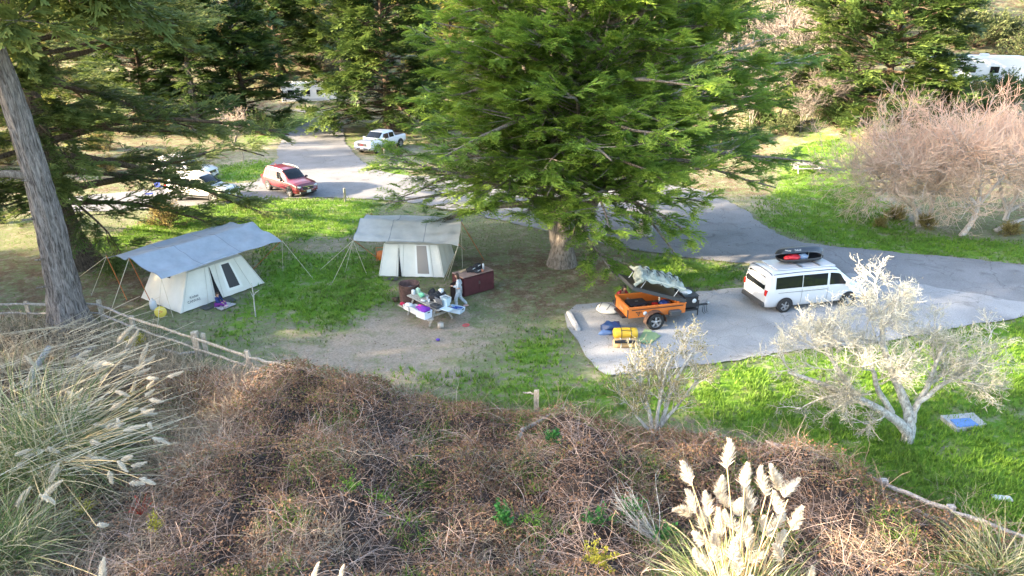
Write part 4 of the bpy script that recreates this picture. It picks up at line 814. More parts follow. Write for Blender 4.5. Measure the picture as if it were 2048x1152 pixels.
# leafy green weeds, each its own plant
WEED = leafmat('weed_leaf', (.02, .085, .02), (.10, .30, .06), .3, .5, third=(.045, .17, .035)); YEL = leafmat('yellow_leaf', (.20, .20, .03), (.62, .52, .07), .3, .6, third=(.40, .38, .05))
def weed(name, label, u, v, r, n, m, seed, size, h=.5, cat='plant'):
    p = at(u, v, .9); p.z = float(bh(np.array([p.x]), np.array([p.y]))[0]); 
    for _ in range(3): p = at(u, v, float(bh(np.array([p.x]), np.array([p.y]))[0]))
    rg = np.random.default_rng(seed); root = thing(name, label, cat, p); k = 14; az = rg.uniform(0, 6.28, k); el = rg.uniform(.5, 1.4, k); D = np.stack([np.cos(az)*np.cos(el), np.sin(az)*np.cos(el), np.sin(el)], 1)
    P, T = grow(rg, np.zeros((k, 3)), D, rg.uniform(.6, 1.1, k)*max(r, h), 6, .1, -.03); npmesh('stems', *tubes(P, np.full((k, 6), .006), 3), m, root, tint=np.full(k*18, .3))
    q, pp, tt_, _ = kids(rg, P, T, n//k, .2, 1.0); nn = len(pp); tv = np.array([(0, 0, 0), (.45, .33, .06), (1, 0, -.12), (.45, -.33, .06)]); Nn = rg.normal(0, .5, (nn, 3)); Nn[:, 2] += 1
    V, F, tn = stamp(tv, np.array([(0, 1, 2), (0, 2, 3)]), np.array([-.1, 0, .1, 0]), pp+rg.normal(0, .03, (nn, 3)), rg.normal(0, 1, (nn, 3)), Nn, rg.uniform(*size, nn), rg.uniform(.1, .9, nn)); npmesh('leaves', V, F, m, root, tint=tn)
for a in (('leafy_weed', 'dark green leafy weed in the brambles beside the short fence stub', 1108, 885, .38, 300, WEED, 61, (.07, .13)), ('leafy_weed', 'lush green weed in the brambles at the bottom, right of the centre', 1003, 1040, .34, 260, WEED, 62, (.07, .13)),
          ('leafy_weed', 'round blue-green weed above the yellow shrub', 1196, 1050, .26, 240, WEED, 63, (.05, .09)), ('leafy_weed', 'green weed pressed against the left side of the cream pampas', 1320, 1080, .4, 220, WEED, 64, (.06, .12)),
          ('leafy_weed', 'light green sprig in the brambles left of the lush weed', 700, 985, .4, 150, TUF, 65, (.05, .09)), ('leafy_weed', 'light green sprig beside a pale cane in the middle of the brambles', 762, 1000, .3, 110, TUF, 66, (.05, .09)),
          ('leafy_weed', 'small green weed by the dead grey branches', 1265, 1030, .28, 170, WEED, 67, (.06, .1)), ('leafy_weed', 'small green sprig below the lush weed', 1068, 1045, .22, 100, TUF, 68, (.05, .09)),
          ('yellow_shrub', 'yellow-leaved shrub at the bottom edge left of the cream pampas', 1200, 1125, .55, 900, YEL, 69, (.03, .06), .6, 'shrub'), ('yellow_weed', 'small yellow-flowered weed below the left pampas', 165, 1025, .3, 130, YEL, 70, (.03, .06)),
          ('red_weed', 'small red-leaved sprig in the left brambles', 282, 1030, .3, 60, leafmat('red_leaf', (.3, .03, .02), (.6, .08, .05)), 71, (.03, .06)), ('yellow_weed', 'yellow-green weed right of the red-leaved sprig', 310, 1058, .32, 160, YEL, 72, (.03, .06)),
          ('yellow_weed', 'yellow bush by the fence where the long plumes end', 272, 690, .5, 420, YEL, 73, (.05, .1))): weed(*a)
# driftwood and dead branches
GW = barkmat('grey_wood', (.20, .185, .17), (.50, .47, .43), 3, 6, .8)
for nm, lb_, pts, r in (('dead_snag', 'grey dead trunk rising at a slant in the dry grass left of the plumes', [(55, 780), (70, 735), (98, 695)], .13), ('dead_log', 'short grey log lying in the dry grass in front of the leaning trunk', [(140, 720), (165, 708), (192, 694)], .12),
                        ('dead_branch', 'grey dead branch lying by the lower fence rail at the left', [(330, 700), (360, 708), (390, 704)], .06), ('dead_root', 'weathered grey root curling below the short fence stub', [(1036, 880), (1044, 860), (1075, 845), (1100, 828)], .07)):
    z0 = .35 if nm in ('dead_snag',) else (.25 if nm != 'dead_root' else .9); m = MB(); P = [at(u, v, z0+.25*i*(nm == 'dead_snag')) for i, (u, v) in enumerate(pts)]; m.tube(P, [r, r*.9, r*.8, r*.5][:len(P)], 9); tag(m.build(nm, GW), lb_, 'dead wood')
def deadbr():
    rg = np.random.default_rng(3); p = at(1318, 1085, 1.0); root = thing('dead_shrub', 'bundle of bare grey branches leaning left of the cream pampas', 'shrub', p)
    k = 26; D = np.stack([rg.normal(-.55, .16, k), rg.normal(.35, .2, k), rg.normal(.5, .12, k)], 1); P, T = grow(rg, np.zeros((k, 3))+rg.normal(0, .05, (k, 3)), D, rg.uniform(.9, 1.7, k), 7, .09, .01)
    par, q, t0, t = kids(rg, P, T, 6, .3, 1); P2, T2 = grow(rg, q, sway(rg, t0, .5), rg.uniform(.1, .35, len(q)), 4, .1); V, F = joinvf([tubes(P, np.full((k, 1), .012)*np.linspace(1, .4, 7)[None], 4), tubes(P2, np.full((len(q), 4), .004), 3)]); npmesh('branches', V, F, LICHEN, root)
deadbr()

# ================================================================== FENCES
WOOD = barkmat('weathered_wood', (.26, .22, .17), (.58, .50, .40), 4, 3, .5)
WOODS = barkmat('grey_rail', (.24, .21, .19), (.50, .45, .40), 4, 3, .5)
def rail(root, a, b, r, seed, m=WOODS, base=None):
    rd = random.Random(seed); mb = MB(); a, b = Vector(a)-base, Vector(b)-base; n = 6; rings = []
    d = (b-a); ln = d.length; d.normalize(); s = d.cross(Vector((0, 0, 1))).normalized(); up = s.cross(d)
    prof = [(math.cos(k*1.2566+.3)*r*rd.uniform(.8, 1.15), math.sin(k*1.2566+.3)*r*rd.uniform(.7, 1.05)) for k in range(5)]; vs = []
    for i in range(n+1):
        c = a+d*ln*i/n+Vector((rd.gauss(0, .012), rd.gauss(0, .012), rd.gauss(0, .014))); w_ = .75 if i in (0, n) else 1; vs += [c+(s*p+up*q)*w_*rd.uniform(.93, 1.07) for p, q in prof]
    fs = [(i*5+k, i*5+(k+1) % 5, i*5+5+(k+1) % 5, i*5+5+k) for i in range(n) for k in range(5)]+[(4, 3, 2, 1, 0), tuple(range(n*5, n*5+5))]
    mb.add(vs, fs); mb.build('rail', m, root)
def post(root, p, h, r, seed, base, lean=(0, 0), m=WOOD):
    rd = random.Random(seed); mb = MB(); p = Vector(p)-base; pr = [(-r, -r*.7), (r*.9, -r*.8), (r, r*.7), (-r*.8, r*.8)]; vs = []
    for z in (-.15, h*.35, h*.7, h): vs += [p+Vector((x*rd.uniform(.92, 1.05)+lean[0]*z, y*rd.uniform(.92, 1.05)+lean[1]*z, z+(rd.uniform(-.02, .02) if z == h else 0))) for x, y in pr]
    mb.add(vs, [(i*4+k, i*4+(k+1) % 4, i*4+4+(k+1) % 4, i*4+4+k) for i in range(3) for k in range(4)]+[(12, 13, 14, 15)]); mb.build('post', m, root)
b0 = at(207, 640); fr = thing('split_rail_fence', 'weathered split-rail fence between the leaning trunk and the brambles at the left', 'fence', b0)
PP = [at(-45, 640), at(62, 640), at(207, 641), at(270, 668), at(398, 712), at(509, 752), at(600, 776)]
for i, p in enumerate(PP[:-1]): post(fr, p, [.95, .9, .98, .82, 1.05, 1.05][i], .085 if i != 4 else .12, i, b0, (0, 0) if i != 5 else (-.15, 0))
post(fr, PP[4]+Vector((.28, .05, 0)), .95, .08, 44, b0)
for i in range(6):
    m = WOOD if i >= 3 else WOODS
    rail(fr, PP[i]+Vector((0, -.1, .80)), PP[i+1]+Vector((0, -.1, .80 if i < 5 else .9)), .06, 10+i, m, b0); rail(fr, PP[i]+Vector((0, -.1, .38)), PP[i+1]+Vector((0, -.1, .38 if i < 5 else .55)), .055, 20+i, m, b0)
b1 = at(1072, 840); fs_ = thing('fence_stub', 'short stub of post and rail poking out of the brambles in the middle', 'fence', b1)
post(fs_, b1, 1.12, .085, 7, b1); rail(fs_, b1+Vector((-.42, .05, 1.0)), b1+Vector((0, .0, 1.0)), .035, 8, WOOD, b1)
b2 = at(1622, 935); fr2 = thing('split_rail_fence', 'grey rail fence along the lawn edge behind the cream pampas at the right', 'fence', b2)
QQ = [at(1528, 882, .9), at(1622, 905, .9), at(1770, 968, .9), at(1905, 1022, .9), at(2110, 1100, .9)]
for i in range(4):
    rail(fr2, QQ[i], QQ[i+1], .065, 30+i, WOODS, b2)
    if i: rail(fr2, QQ[i]-Vector((0, 0, .4)), QQ[i+1]-Vector((0, 0, .4)), .06, 50+i, WOODS, b2)
for i in (1, 2, 3): post(fr2, Vector((QQ[i].x, QQ[i].y+.08, 0)), .98, .10, 40+i, b2, m=WOODS)
# ================================================================== MADE THINGS
CANVAS = mat('cream_canvas', (.82, .79, .71), .85, noise=.05, nscale=3, bump=.25, bscale=5, trans=.12)
TARP = mat('grey_tarp', (.33, .375, .44), .55, noise=.13, nscale=2, bump=.3, bscale=2.5, trans=.06)
TARPU = mat('tan_tarp', (.47, .47, .46), .6, noise=.13, nscale=2, bump=.3, bscale=2.5, trans=.1)
MESHD = mat('dark_mesh', (.045, .045, .052), .6); ORP = mat('orange_pole', (.50, .14, .03), .4); ROPE = mat('pale_rope', (.62, .56, .44), .8)
BLK = mat('black_plastic', (.022, .022, .026), .45); DGR = mat('dark_grey', (.055, .057, .062), .6); BLKF = mat('black_fabric', (.018, .019, .024), .85, bump=.3, bscale=10)
WHP = mat('white_plastic', (.60, .62, .64), .4); STEEL = mat('steel', (.45, .46, .48), .35, 1.0); CHROME = mat('chrome', (.7, .7, .72), .12, 1.0)
def P2(mb, pts, r=.01, n=5): return mb.tube(pts, r, n, True)

def tent(name, label, c, rz, L, W, win, door, tri, text, wcol, inset=.8, cat='tent'):
    root = thing(name, label, cat, (c[0], c[1], 0), rz); H1, iL, iW, HR = 1.62, inset, .34, 2.02
    def wp(s, t, side='f', off=0.0, bulge=.0):
        k = t*H1; il, iw = iL*t, iW*t; z = k; b = .035*math.sin(math.pi*s*5)*math.sin(math.pi*min(1, t*.9+.05))*(1 if bulge == 0 else bulge)
        if side in 'fb':
            x = -L/2+il+(L-2*il)*s; y = (-W/2+iw+b)*(1 if side == 'f' else -1); return Vector((x, y-(off if side == 'f' else -off), z+off*.3))
        y = -W/2+iw+(W-2*iw)*s; x = (-L/2+il+b)*(1 if side == 'l' else -1); return Vector((x-(off if side == 'l' else -off), y, z+off*.3))
    for sd in 'fblr':
        m = MB(); N = 24
        g = [[wp(i/N, j/8, sd) for j in range(9)] for i in range(N+1)]
        for r_ in g: r_[0] = r_[0]+Vector((0, 0, .02+.02*abs(math.sin(g.index(r_)*.9))))
        m.sheet(g); m.build('wall', CANVAS, root)
    x1, y1 = L/2-iL, W/2-iW; m = MB(); R0 = [(-x1, -y1, H1), (x1, -y1, H1), (x1, y1, H1), (-x1, y1, H1), (-x1*.75, 0, HR), (x1*.75, 0, HR)]
    m.add(R0, [(0, 1, 5, 4), (2, 3, 4, 5), (1, 2, 5), (3, 0, 4)]); m.build('roof', CANVAS, root)
    def patch(nm, s0, s1, t0, t1, mt, sd='f', off=.02, skew=0.0, parent=None):
        m = MB(); m.sheet([[wp(s0+(s1-s0)*i/6+skew*(j/6), t0+(t1-t0)*j/6, sd, off) for j in range(7)] for i in range(7)]); return m.build(nm, mt, parent or root)
    sd = 'f'; s0, s1, t0, t1 = win
    patch('window_flap', s0-.035, s1+.035, max(.02, t0-.08), min(1, t1+.02), mat('canvas_trim', (.86, .84, .78), .8), off=.022); wn = patch('window', s0, s1, t0, t1, wcol, off=.034)
    s0, s1, t1 = door; m = MB(); m.add([wp(s0, .02, 'f', .03), wp(s1+.02, .02, 'f', .03), wp(s0-.008, t1*.55, 'f', .03), wp(s0+(s1-s0)*.5, t1*.55, 'f', .03), wp(s0-.02, t1, 'f', .03), wp(s0-.014, t1, 'f', .03)], [(0, 1, 3, 2), (2, 3, 5, 4)]); m.build('door', mat('tent_inside_shade', (.012, .011, .012), .9), root)  # black patch put in for the shaded interior behind the open slit
    for s in (s0-.03, s1+.035, .02, .985, .30, .84):
        m = MB(); m.tube([wp(s, t/6, 'f', .028) for t in range(7)], .008, 4); m.build('seam', mat('seam_tape', (.50, .48, .42), .8), root)
    if tri:
        m = MB(); m.add([wp(.42, .74, 'l', .03), wp(.72, .74, 'l', .03), wp(.76, .97, 'l', .03), wp(.38, .97, 'l', .03)], [(0, 1, 2, 3)]); m.build('vent', MESHD, root)
    if text:
        for k, (t, sz) in enumerate(((text[0], .15), (text[1], .16))):
            cu = bpy.data.curves.new('logo', 'FONT'); cu.body = t; cu.size = sz; cu.extrude = .001; cu.align_x = 'CENTER'; o = bpy.data.objects.new('logo', cu); link(o, root); cu.materials.append(DGR)
            o.location = wp(.145, .30-.11*k, 'f', .035); o.rotation_euler = (math.pi/2-math.atan(iW/H1), 0, 0)
    return root, wp
ca, cb_ = at(362, 628), at(529, 567); dv = (cb_-ca).normalized(); nv = Vector((-dv.y, dv.x, 0)); cc = (ca+cb_)/2+nv*1.6
t1, wp1 = tent('canvas_tent', 'cream canvas cabin tent with a black mesh window under the blue-grey tarp', cc, math.atan2(dv.y, dv.x), 4.45, 3.2, (.585, .715, .22, .93), (.40, .455, .97), True, ('Kodiak', 'CANVAS'), MESHD)
ca, cb_ = at(758, 553), at(888, 556); dv = (cb_-ca).normalized(); nv = Vector((-dv.y, dv.x, 0)); cc = (ca+cb_)/2+nv*1.75
t2, wp2 = tent('canvas_tent', 'cream canvas cabin tent with a tan covered window beside the rusty fire drum', cc, math.atan2(dv.y, dv.x), 3.35, 3.5, (.60, .78, .12, .97), (.30, .335, .9), False, None, mat('tan_window', (.30, .255, .225), .5), .30)

def tarp(name, label, grid, m, poles, guys, base):
    """grid of world corner points; poles (top, foot); guys (top, peg)"""
    root = thing(name, label, 'tarp', base); G = [[Vector(p)-base for p in r] for r in grid]; ni, nj = len(G)-1, len(G[0])-1; mb = MB(); N = 34
    def ev(u, v):
        u *= ni; v *= nj; i, j = min(int(u), ni-1), min(int(v), nj-1); a, b = u-i, v-j
        p = (G[i][j]*(1-a)+G[i+1][j]*a)*(1-b)+(G[i][j+1]*(1-a)+G[i+1][j+1]*a)*b
        ed = min(u, ni-u)*2; p = p.copy(); p.z -= .16*math.sin(math.pi*a)*math.sin(math.pi*b)-.014*math.sin(u*9+v*5)-.05*math.sin((u-v*ni)*9+3*math.sin(v*4))*math.exp(-4*min(b, 1-b))-.022*math.sin(b*34+u*5)*a*(1-a)*4-.02*math.sin(u*15-b*6)
        e = .10*math.sin(math.pi*b)*(1 if u < .06*ni else (-1 if u > .94*ni else 0)); p += (G[ni][j]-G[0][j]).normalized()*e; c = (.5-abs(b-.5)) if nj else 0
        return p
    mb.sheet([[ev(i/N, j/N) for j in range(N+1)] for i in range(N+1)]); mb.build('canopy', m, root)
    for k in (.33, .66): MB().tube([ev(i/N, k)+Vector((0, 0, .006)) for i in range(N+1)], .012, 4).build('seam', mat('tarp_seam', (.22, .24, .28), .7), root)
    MB().tube([ev(i/N, 0) for i in range(N+1)], .014, 4).build('hem', mat('tarp_seam', (.22, .24, .28), .7), root)
    for a, b in poles: P2(MB(), [Vector(a)-base+Vector((0, 0, .04)), Vector(b)-base], .018).build('pole', ORP, root)
    for a, b in guys:
        P2(MB(), [Vector(a)-base, Vector(b)-base], .011, 4).build('guy_rope', ROPE, root)
        P2(MB(), [Vector(b)-base+Vector((0, 0, .1)), Vector(b)-base+Vector((0, 0, -.1))], .012, 4).build('peg', STEEL, root)
    return root
E_, D_, C_, F_, A_, B_ = at(323, 558, 1.95), at(564, 481, 1.95), at(505, 446, 2.7), at(258, 517, 2.7), at(213, 513, 1.95), at(450, 446, 1.95)
tarp('shade_tarp', 'blue-grey tarp stretched on orange poles over the left canvas tent', [[E_, D_], [F_, C_], [A_, B_]], TARP,
     [(A_, at(254, 600)), (F_, at(302, 605)), (D_, at(505, 540)), (C_, at(470, 520)), (B_, at(440, 500))],
     [(A_, at(183, 590)), (F_, at(215, 642)), (E_, at(315, 655)), (E_, at(346, 634)), (D_, at(566, 542)), (D_, at(625, 556)), (A_, at(150, 560))], at(370, 590))
g0, g1, g2, g3 = at(706, 481, 1.95), at(917, 490, 1.95), at(742, 428, 2.0), None; g3 = g1+(g2-g0)*1.0
md0, md1 = (g0+g2)/2+Vector((0, -.3, .5)), (g1+g3)/2+Vector((0, -.3, .5))
tarp('shade_tarp', 'pale grey tarp over the second canvas tent, half hidden by the cypress', [[g0, g1], [md0, md1], [g2, g3]], TARPU,
     [(g0, at(760, 520)), (g1, at(930, 500)), (md1, at(968, 520)), (g2, at(765, 470))], [(g0, at(665, 565)), (g0, at(690, 545)), (g0, at(733, 548)), (g1, at(896, 556)), (g1, at(889, 560)), (md1, at(925, 536)), (g0, at(640, 540))], at(810, 520))

# forked stick planted in the ground
m = MB(); b = at(511, 632); m.tube([(0, 0, -.1), (.02, 0, .5), (.05, 0, .95), (.04, .02, 1.55)], [.035, .03, .028, .015], 6); m.tube([(.05, 0, .95), (.16, 0, 1.12), (.33, 0, 1.22)], [.02, .018, .012], 5); m.tube([(.04, 0, .85), (-.06, 0, 1.15)], [.018, .01], 5)
tag(m.build('forked_stick', LICHEN, None, b), 'white forked stick planted in the grass beside the left tent', 'stick')
# mats
def flatthing(name, label, cat, px, m, z=.012, th=.012, wr=.0):
    P = [at(u, v, z) for u, v in px]; c = sum(P, Vector())/len(P); mb = MB(); n = 8
    mb.sheet([[((P[0]*(1-i/n)+P[1]*i/n)*(1-j/n)+(P[3]*(1-i/n)+P[2]*i/n)*j/n)-c+Vector((0, 0, th+wr*math.sin(i*2.1+j*1.3)**2)) for j in range(n+1)] for i in range(n+1)], th); return tag(mb.build(name, m, None, c), label, cat)
flatthing('door_mat', 'dark mat at the tent door, left of the pale mat', 'mat', [(398, 616), (413, 621), (433, 612), (422, 603)], DGR)
flatthing('door_mat', 'dark mat at the tent door, behind the seated child', 'mat', [(440, 603), (455, 609), (474, 600), (459, 592)], DGR)
flatthing('ground_mat', 'pale speckled mat under the seated child', 'mat', [(428, 615), (443, 621), (473, 608), (452, 604)], mat('pale_mat', (.50, .47, .47), .9, noise=.25, nscale=14), .02)
flatthing('door_mat', 'grey mat at the door of the second tent', 'mat', [(772, 558), (790, 562), (800, 556), (782, 554)], DGR)
m = MB(); b = at(308, 618); m.lathe([(0, 0), (.13, .01), (.15, .05), (.15, .34), (.11, .42), (.05, .46), (.045, .52), (0, .52)], n=16); tag(m.build('water_jug', WHP, None, b), 'white gas bottle standing beside the yellow disc by the tent', 'bottle')
r0 = thing('yellow_disc', 'round yellow disc with a red mark leaning at the tent corner', 'disc', at(321, 624, .25)); q = Matrix.Rotation(R(20), 3, 'Z') @ Matrix.Rotation(R(72), 3, 'X')
MB().lathe([(0, .02), (.24, .02), (.25, 0), (.24, -.02), (0, -.02)], n=24, rot=q).build('disc', mat('disc_yellow', (.68, .52, .08), .5), r0); m = MB()
for a in (0, 2.1, 4.2): m.box(q @ Vector((.05*math.cos(a), .05*math.sin(a), .024)), (.07, .035, .006), (R(72), 0, R(20)+a*.1))
m.build('mark', mat('mark_red', (.55, .06, .02), .5), r0)

# ------------------------------------------------------------------ people
SKIN = mat('skin', (.50, .29, .20), .55); HAIRB = mat('brown_hair', (.045, .024, .014), .6, bump=.5, bscale=30); HAIRK = mat('dark_hair', (.012, .010, .010), .6, bump=.5, bscale=30)
def skin(name, verts, edges, radii, m, parent, root=0, lv=2):
    me = bpy.data.meshes.new(name); me.from_pydata(verts, edges, []); me.materials.append(m); o = bpy.data.objects.new(name, me); link(o, parent)
    md = o.modifiers.new('skin', 'SKIN'); md.use_smooth_shade = True
    for i, r in enumerate(radii):
        sv = me.skin_vertices[0].data[i]; sv.radius = (r, r) if not isinstance(r, tuple) else r; sv.use_root = (i == root)
    s = o.modifiers.new('subd', 'SUBSURF'); s.levels = lv; s.render_levels = lv; return o
def hand(mb, w_, d, s, side, curl=.6):
    d = Vector(d).normalized(); up = Vector((0, 0, 1)) if abs(d.z) < .8 else Vector((1, 0, 0)); x = d.cross(up).normalized(); n = x.cross(d)
    w_ = Vector(w_); pc = w_+d*.045*s; mb.tube([w_-d*.01*s, w_+d*.03*s, w_+d*.085*s], [.024*s, .036*s, .034*s], 8)
    for i, L in enumerate((.068, .078, .072, .056)):
        o = w_+d*.08*s+x*(i-1.5)*.019*s; a = o+(d*math.cos(curl*.6)-n*math.sin(curl*.6))*L*.5*s; b = a+(d*math.cos(curl*1.5)-n*math.sin(curl*1.5))*L*.5*s; mb.tube([o, a, b], [.0095*s, .009*s, .007*s], 6)
    o = w_+d*.03*s-x*.03*s*side; a = o+(d*.6-x*.8*side)*.035*s; b = a+(d*.85-x*.3*side-n*.3)*.03*s; mb.tube([o, a, b], [.012*s, .010*s, .008*s], 6)
def person(name, label, loc, rz, J, sc, top, bot, hair, hairlen=.3, shoes=None, headlook=(1, 0, -.1), cat='person', hood=None):
    """J: joints in local metres, +x forward: pelvis, chest, neck, head, then shL elL wrL shR elR wrR hipL knL anL toL hipR knR anR toR"""
    root = thing(name, label, cat, loc, rz); g = lambda k: Vector(J[k])*sc
    names = ['pelvis', 'waist', 'chest', 'neck', 'head', 'shL', 'elL', 'wrL', 'shR', 'elR', 'wrR', 'hipL', 'knL', 'anL', 'toL', 'hipR', 'knR', 'anR', 'toR']
    if 'waist' not in J: J['waist'] = tuple((Vector(J['pelvis'])+Vector(J['chest']))/2)
    V = [tuple(g(n)) for n in names]; Rr = [.12, .105, .125, .052, .09, .062, .043, .03, .062, .043, .03, .09, .062, .042, .03, .09, .062, .042, .03]
    E = [(0, 1), (1, 2), (2, 3), (3, 4), (2, 5), (5, 6), (6, 7), (2, 8), (8, 9), (9, 10), (0, 11), (11, 12), (12, 13), (13, 14), (0, 15), (15, 16), (16, 17), (17, 18)]
    skin('body', V, E, [r*sc for r in Rr], SKIN, root)
    ti = [0, 1, 2, 5, 6, 7, 8, 9, 10]; mp = {a: i for i, a in enumerate(ti)}; rr = [.150, .135, .150, .085, .062, .048, .085, .062, .048]
    vt = [V[i] for i in ti]; vt[5] = tuple(Vector(V[7])*.92+Vector(V[6])*.08); vt[8] = tuple(Vector(V[10])*.92+Vector(V[9])*.08)
    skin('top', vt, [(0, 1), (1, 2), (2, 3), (3, 4), (4, 5), (2, 6), (6, 7), (7, 8)], [r*sc for r in rr], top, root)
    li = [0, 11, 12, 13, 15, 16, 17]; vl = [V[i] for i in li]; skin('trousers', vl, [(0, 1), (1, 2), (2, 3), (0, 4), (4, 5), (5, 6)], [r*sc for r in (.150, .112, .085, .068, .112, .085, .068)], bot, root)
    hd = g('head'); look = Vector(headlook).normalized(); qh = look.to_track_quat('X', 'Z').to_matrix(); s = sc; m = MB(); m.blob((0, 0, 0), (.088*s, .075*s, .115*s), 14, 10)
    m.lathe([(0, -.012), (.012, -.012), (.012, .01), (0, .02)], (.088*s, 0, -.01*s), n=6)
    hm = MB(); 
    for v, f in ((m.v, m.f),): hm.add([hd+qh @ Vector(p) for p in v], f, True)
    for sg in (-1, 1): hm.add([hd+qh @ (Vector(p)) for p in MB().blob((0, sg*.078*s, 0), (.02*s, .012*s, .032*s), 6, 4).v], MB().blob((0, 0, 0), (1, 1, 1), 6, 4).f, True)
    hm.build('face', SKIN, root); em = MB()
    for sg in (-1, 1): em.add([hd+qh @ Vector(p) for p in MB().blob((.082*s, sg*.032*s, .012*s), (.010*s, .013*s, .008*s), 6, 4).v], MB().blob((0, 0, 0), (1, 1, 1), 6, 4).f, True)
    em.build('eyes', HAIRK, root); mm = MB(); mm.add([hd+qh @ Vector(p) for p in MB().blob((.078*s, 0, -.055*s), (.010*s, .024*s, .007*s), 8, 4).v], MB().blob((0, 0, 0), (1, 1, 1), 8, 4).f, True); mm.build('mouth', mat('lips', (.40, .13, .11), .5), root)
    h = MB(); n, k = 18, 12; vs = []
    for j in range(k+1):
        th = math.pi*j/k
        for i in range(n):
            a = 2*math.pi*i/n; x, y, z = math.sin(th)*math.cos(a), math.sin(th)*math.sin(a), math.cos(th); f = 1.16
            if x > .25 and z < .45: f = .80
            p = Vector((x*.088*f-.008, y*.078*f, z*.118*f+.004))
            if z < -.1 and x < .3: p.z -= hairlen*(-z)*(1 if x < .1 else .5); p.x -= .03*(-z)
            vs.append(hd+qh @ (p*s))
    h.add(vs, [(j*n+i, j*n+n+i, j*n+n+(i+1) % n, j*n+(i+1) % n) for j in range(k) for i in range(n)], True); h.build('hair', hair, root)
    for k2, (e, w_) in enumerate((('elL', 'wrL'), ('elR', 'wrR'))):
        hmB = MB(); hand(hmB, g(w_), g(w_)-g(e), sc, 1 if k2 == 0 else -1); hmB.build('hand', SKIN, root)
    if shoes:
        for a, t in (('anL', 'toL'), ('anR', 'toR')):
            m = MB(); A, T = g(a), g(t); d = (T-A); m.blob(A*.45+T*.55, (.14*s, .05*s, .045*s), 10, 6); m.build('shoe', shoes, root)
    return root
walk = dict(pelvis=(0, 0, .95), chest=(.03, 0, 1.30), neck=(.03, 0, 1.47), head=(.08, 0, 1.60), shL=(.03, .18, 1.38), elL=(.05, .24, 1.12), wrL=(.28, .16, 1.16), shR=(.02, -.18, 1.38), elR=(-.14, -.22, 1.14), wrR=(.10, -.16, 1.08),
            hipL=(.0, .09, .90), knL=(.16, .10, .50), anL=(.12, .10, .09), toL=(.28, .11, .03), hipR=(0, -.09, .90), knR=(-.06, -.10, .48), anR=(-.36, -.10, .14), toR=(-.26, -.10, .03))
PJ = mat('pale_pyjama', (.44, .48, .53), .85, noise=.3, nscale=14)
person('person', 'long-haired person in pale pyjamas walking past the maroon food locker', at(919, 616), R(186), walk, .98, PJ, PJ, HAIRB, .30, mat('pink_slipper', (.6, .38, .36), .7))
squat = dict(pelvis=(-.18, 0, .50), chest=(.05, 0, .92), neck=(.13, 0, 1.06), head=(.21, 0, 1.17), shL=(.07, .19, .98), elL=(.25, .25, .76), wrL=(.45, .14, .80), shR=(.07, -.19, .98), elR=(.25, -.25, .76), wrR=(.45, -.12, .80),
             hipL=(-.15, .10, .42), knL=(.22, .18, .44), anL=(.0, .16, .09), toL=(.17, .18, .03), hipR=(-.15, -.10, .42), knR=(.22, -.18, .44), anR=(.0, -.16, .09), toR=(.17, -.18, .03))
person('person', 'dark-haired person in a red jacket crouching behind the orange trailer', aty(1241, 590, 27.9)*1, R(-52), squat, 1.02, mat('red_jacket', (.30, .018, .025), .7), mat('dark_jeans', (.03, .035, .05), .8), HAIRK, .16, BLK, (1, .1, -.35)).location.z = 0
sit = dict(pelvis=(0, 0, .14), chest=(.05, 0, .50), neck=(.07, 0, .66), head=(.10, 0, .82), shL=(.05, .17, .60), elL=(.16, .24, .38), wrL=(.36, .16, .30), shR=(.05, -.17, .60), elR=(.16, -.24, .38), wrR=(.36, -.12, .30),
           hipL=(.02, .10, .14), knL=(.36, .24, .26), anL=(.52, .04, .08), toL=(.62, -.02, .05), hipR=(.02, -.10, .14), knR=(.36, -.22, .26), anR=(.48, -.06, .08), toR=(.6, -.12, .05))
person('person', 'small child in a navy and purple outfit sitting on the pale mat', at(436, 612, .03), R(-8), sit, .72, mat('navy_jacket', (.015, .03, .14), .75), mat('purple_trousers', (.16, .02, .22), .75), HAIRB, .10, mat('kid_shoe', (.6, .4, .5), .6), (1, -.2, -.5))

# ------------------------------------------------------------------ picnic tables
TWOOD = barkmat('bench_plank', (.26, .235, .205), (.52, .48, .42), 3, 4, .4)
def picnic(name, label, c, rz, L=1.95):
    root = thing(name, label, 'picnic table', c, rz)
    for i in range(5): MB().box((0, (i-2)*.152, .745), (L, .142, .045), bev=.008).build('plank', TWOOD, root)
    for s in (-1, 1):
        for k in (0, 1): MB().box((0, s*(.66+k*.15), .445), (L, .14, .045), bev=.008).build('plank', TWOOD, root)
    for sx in (-1, 1):
        MB().box((sx*L*.33, 0, .40), (.05, 1.56, .10)).build('crossbeam', TWOOD, root); MB().box((sx*L*.33, 0, .70), (.05, .72, .07)).build('crossbeam', TWOOD, root)
        for sy in (-1, 1): m = MB(); m.tube([(sx*(L*.33+.045), sy*.24, .72), (sx*(L*.33+.045), sy*.62, 0)], .055, 4, True, False); m.build('leg', TWOOD, root)
    return root
a, b, c_ = at(799, 607, .45), at(865, 641, .45), at(905, 621, .45); dv = Vector((b.x-a.x, b.y-a.y, 0)).normalized(); nv = Vector((-dv.y, dv.x, 0)); TR = math.atan2(dv.y, dv.x); TC = Vector(((a.x+b.x)/2, (a.y+b.y)/2, 0))+nv*.73; TC.z = 0
picnic('picnic_table', 'weathered picnic table piled with camping gear beside the fire drum', TC, TR, 2.3)
TWOOD = barkmat('old_plank', (.22, .21, .19), (.42, .40, .36), 3, 4, .4); picnic('picnic_table', 'empty grey picnic table on the far lawn by the bare trees', ong(1612, 346), R(2), 2.6); TWOOD = MATS['bench_plank']
def tl(x, y, z=.77): q = Vector((x*math.cos(TR)-y*math.sin(TR), x*math.sin(TR)+y*math.cos(TR), z)); return q+TC
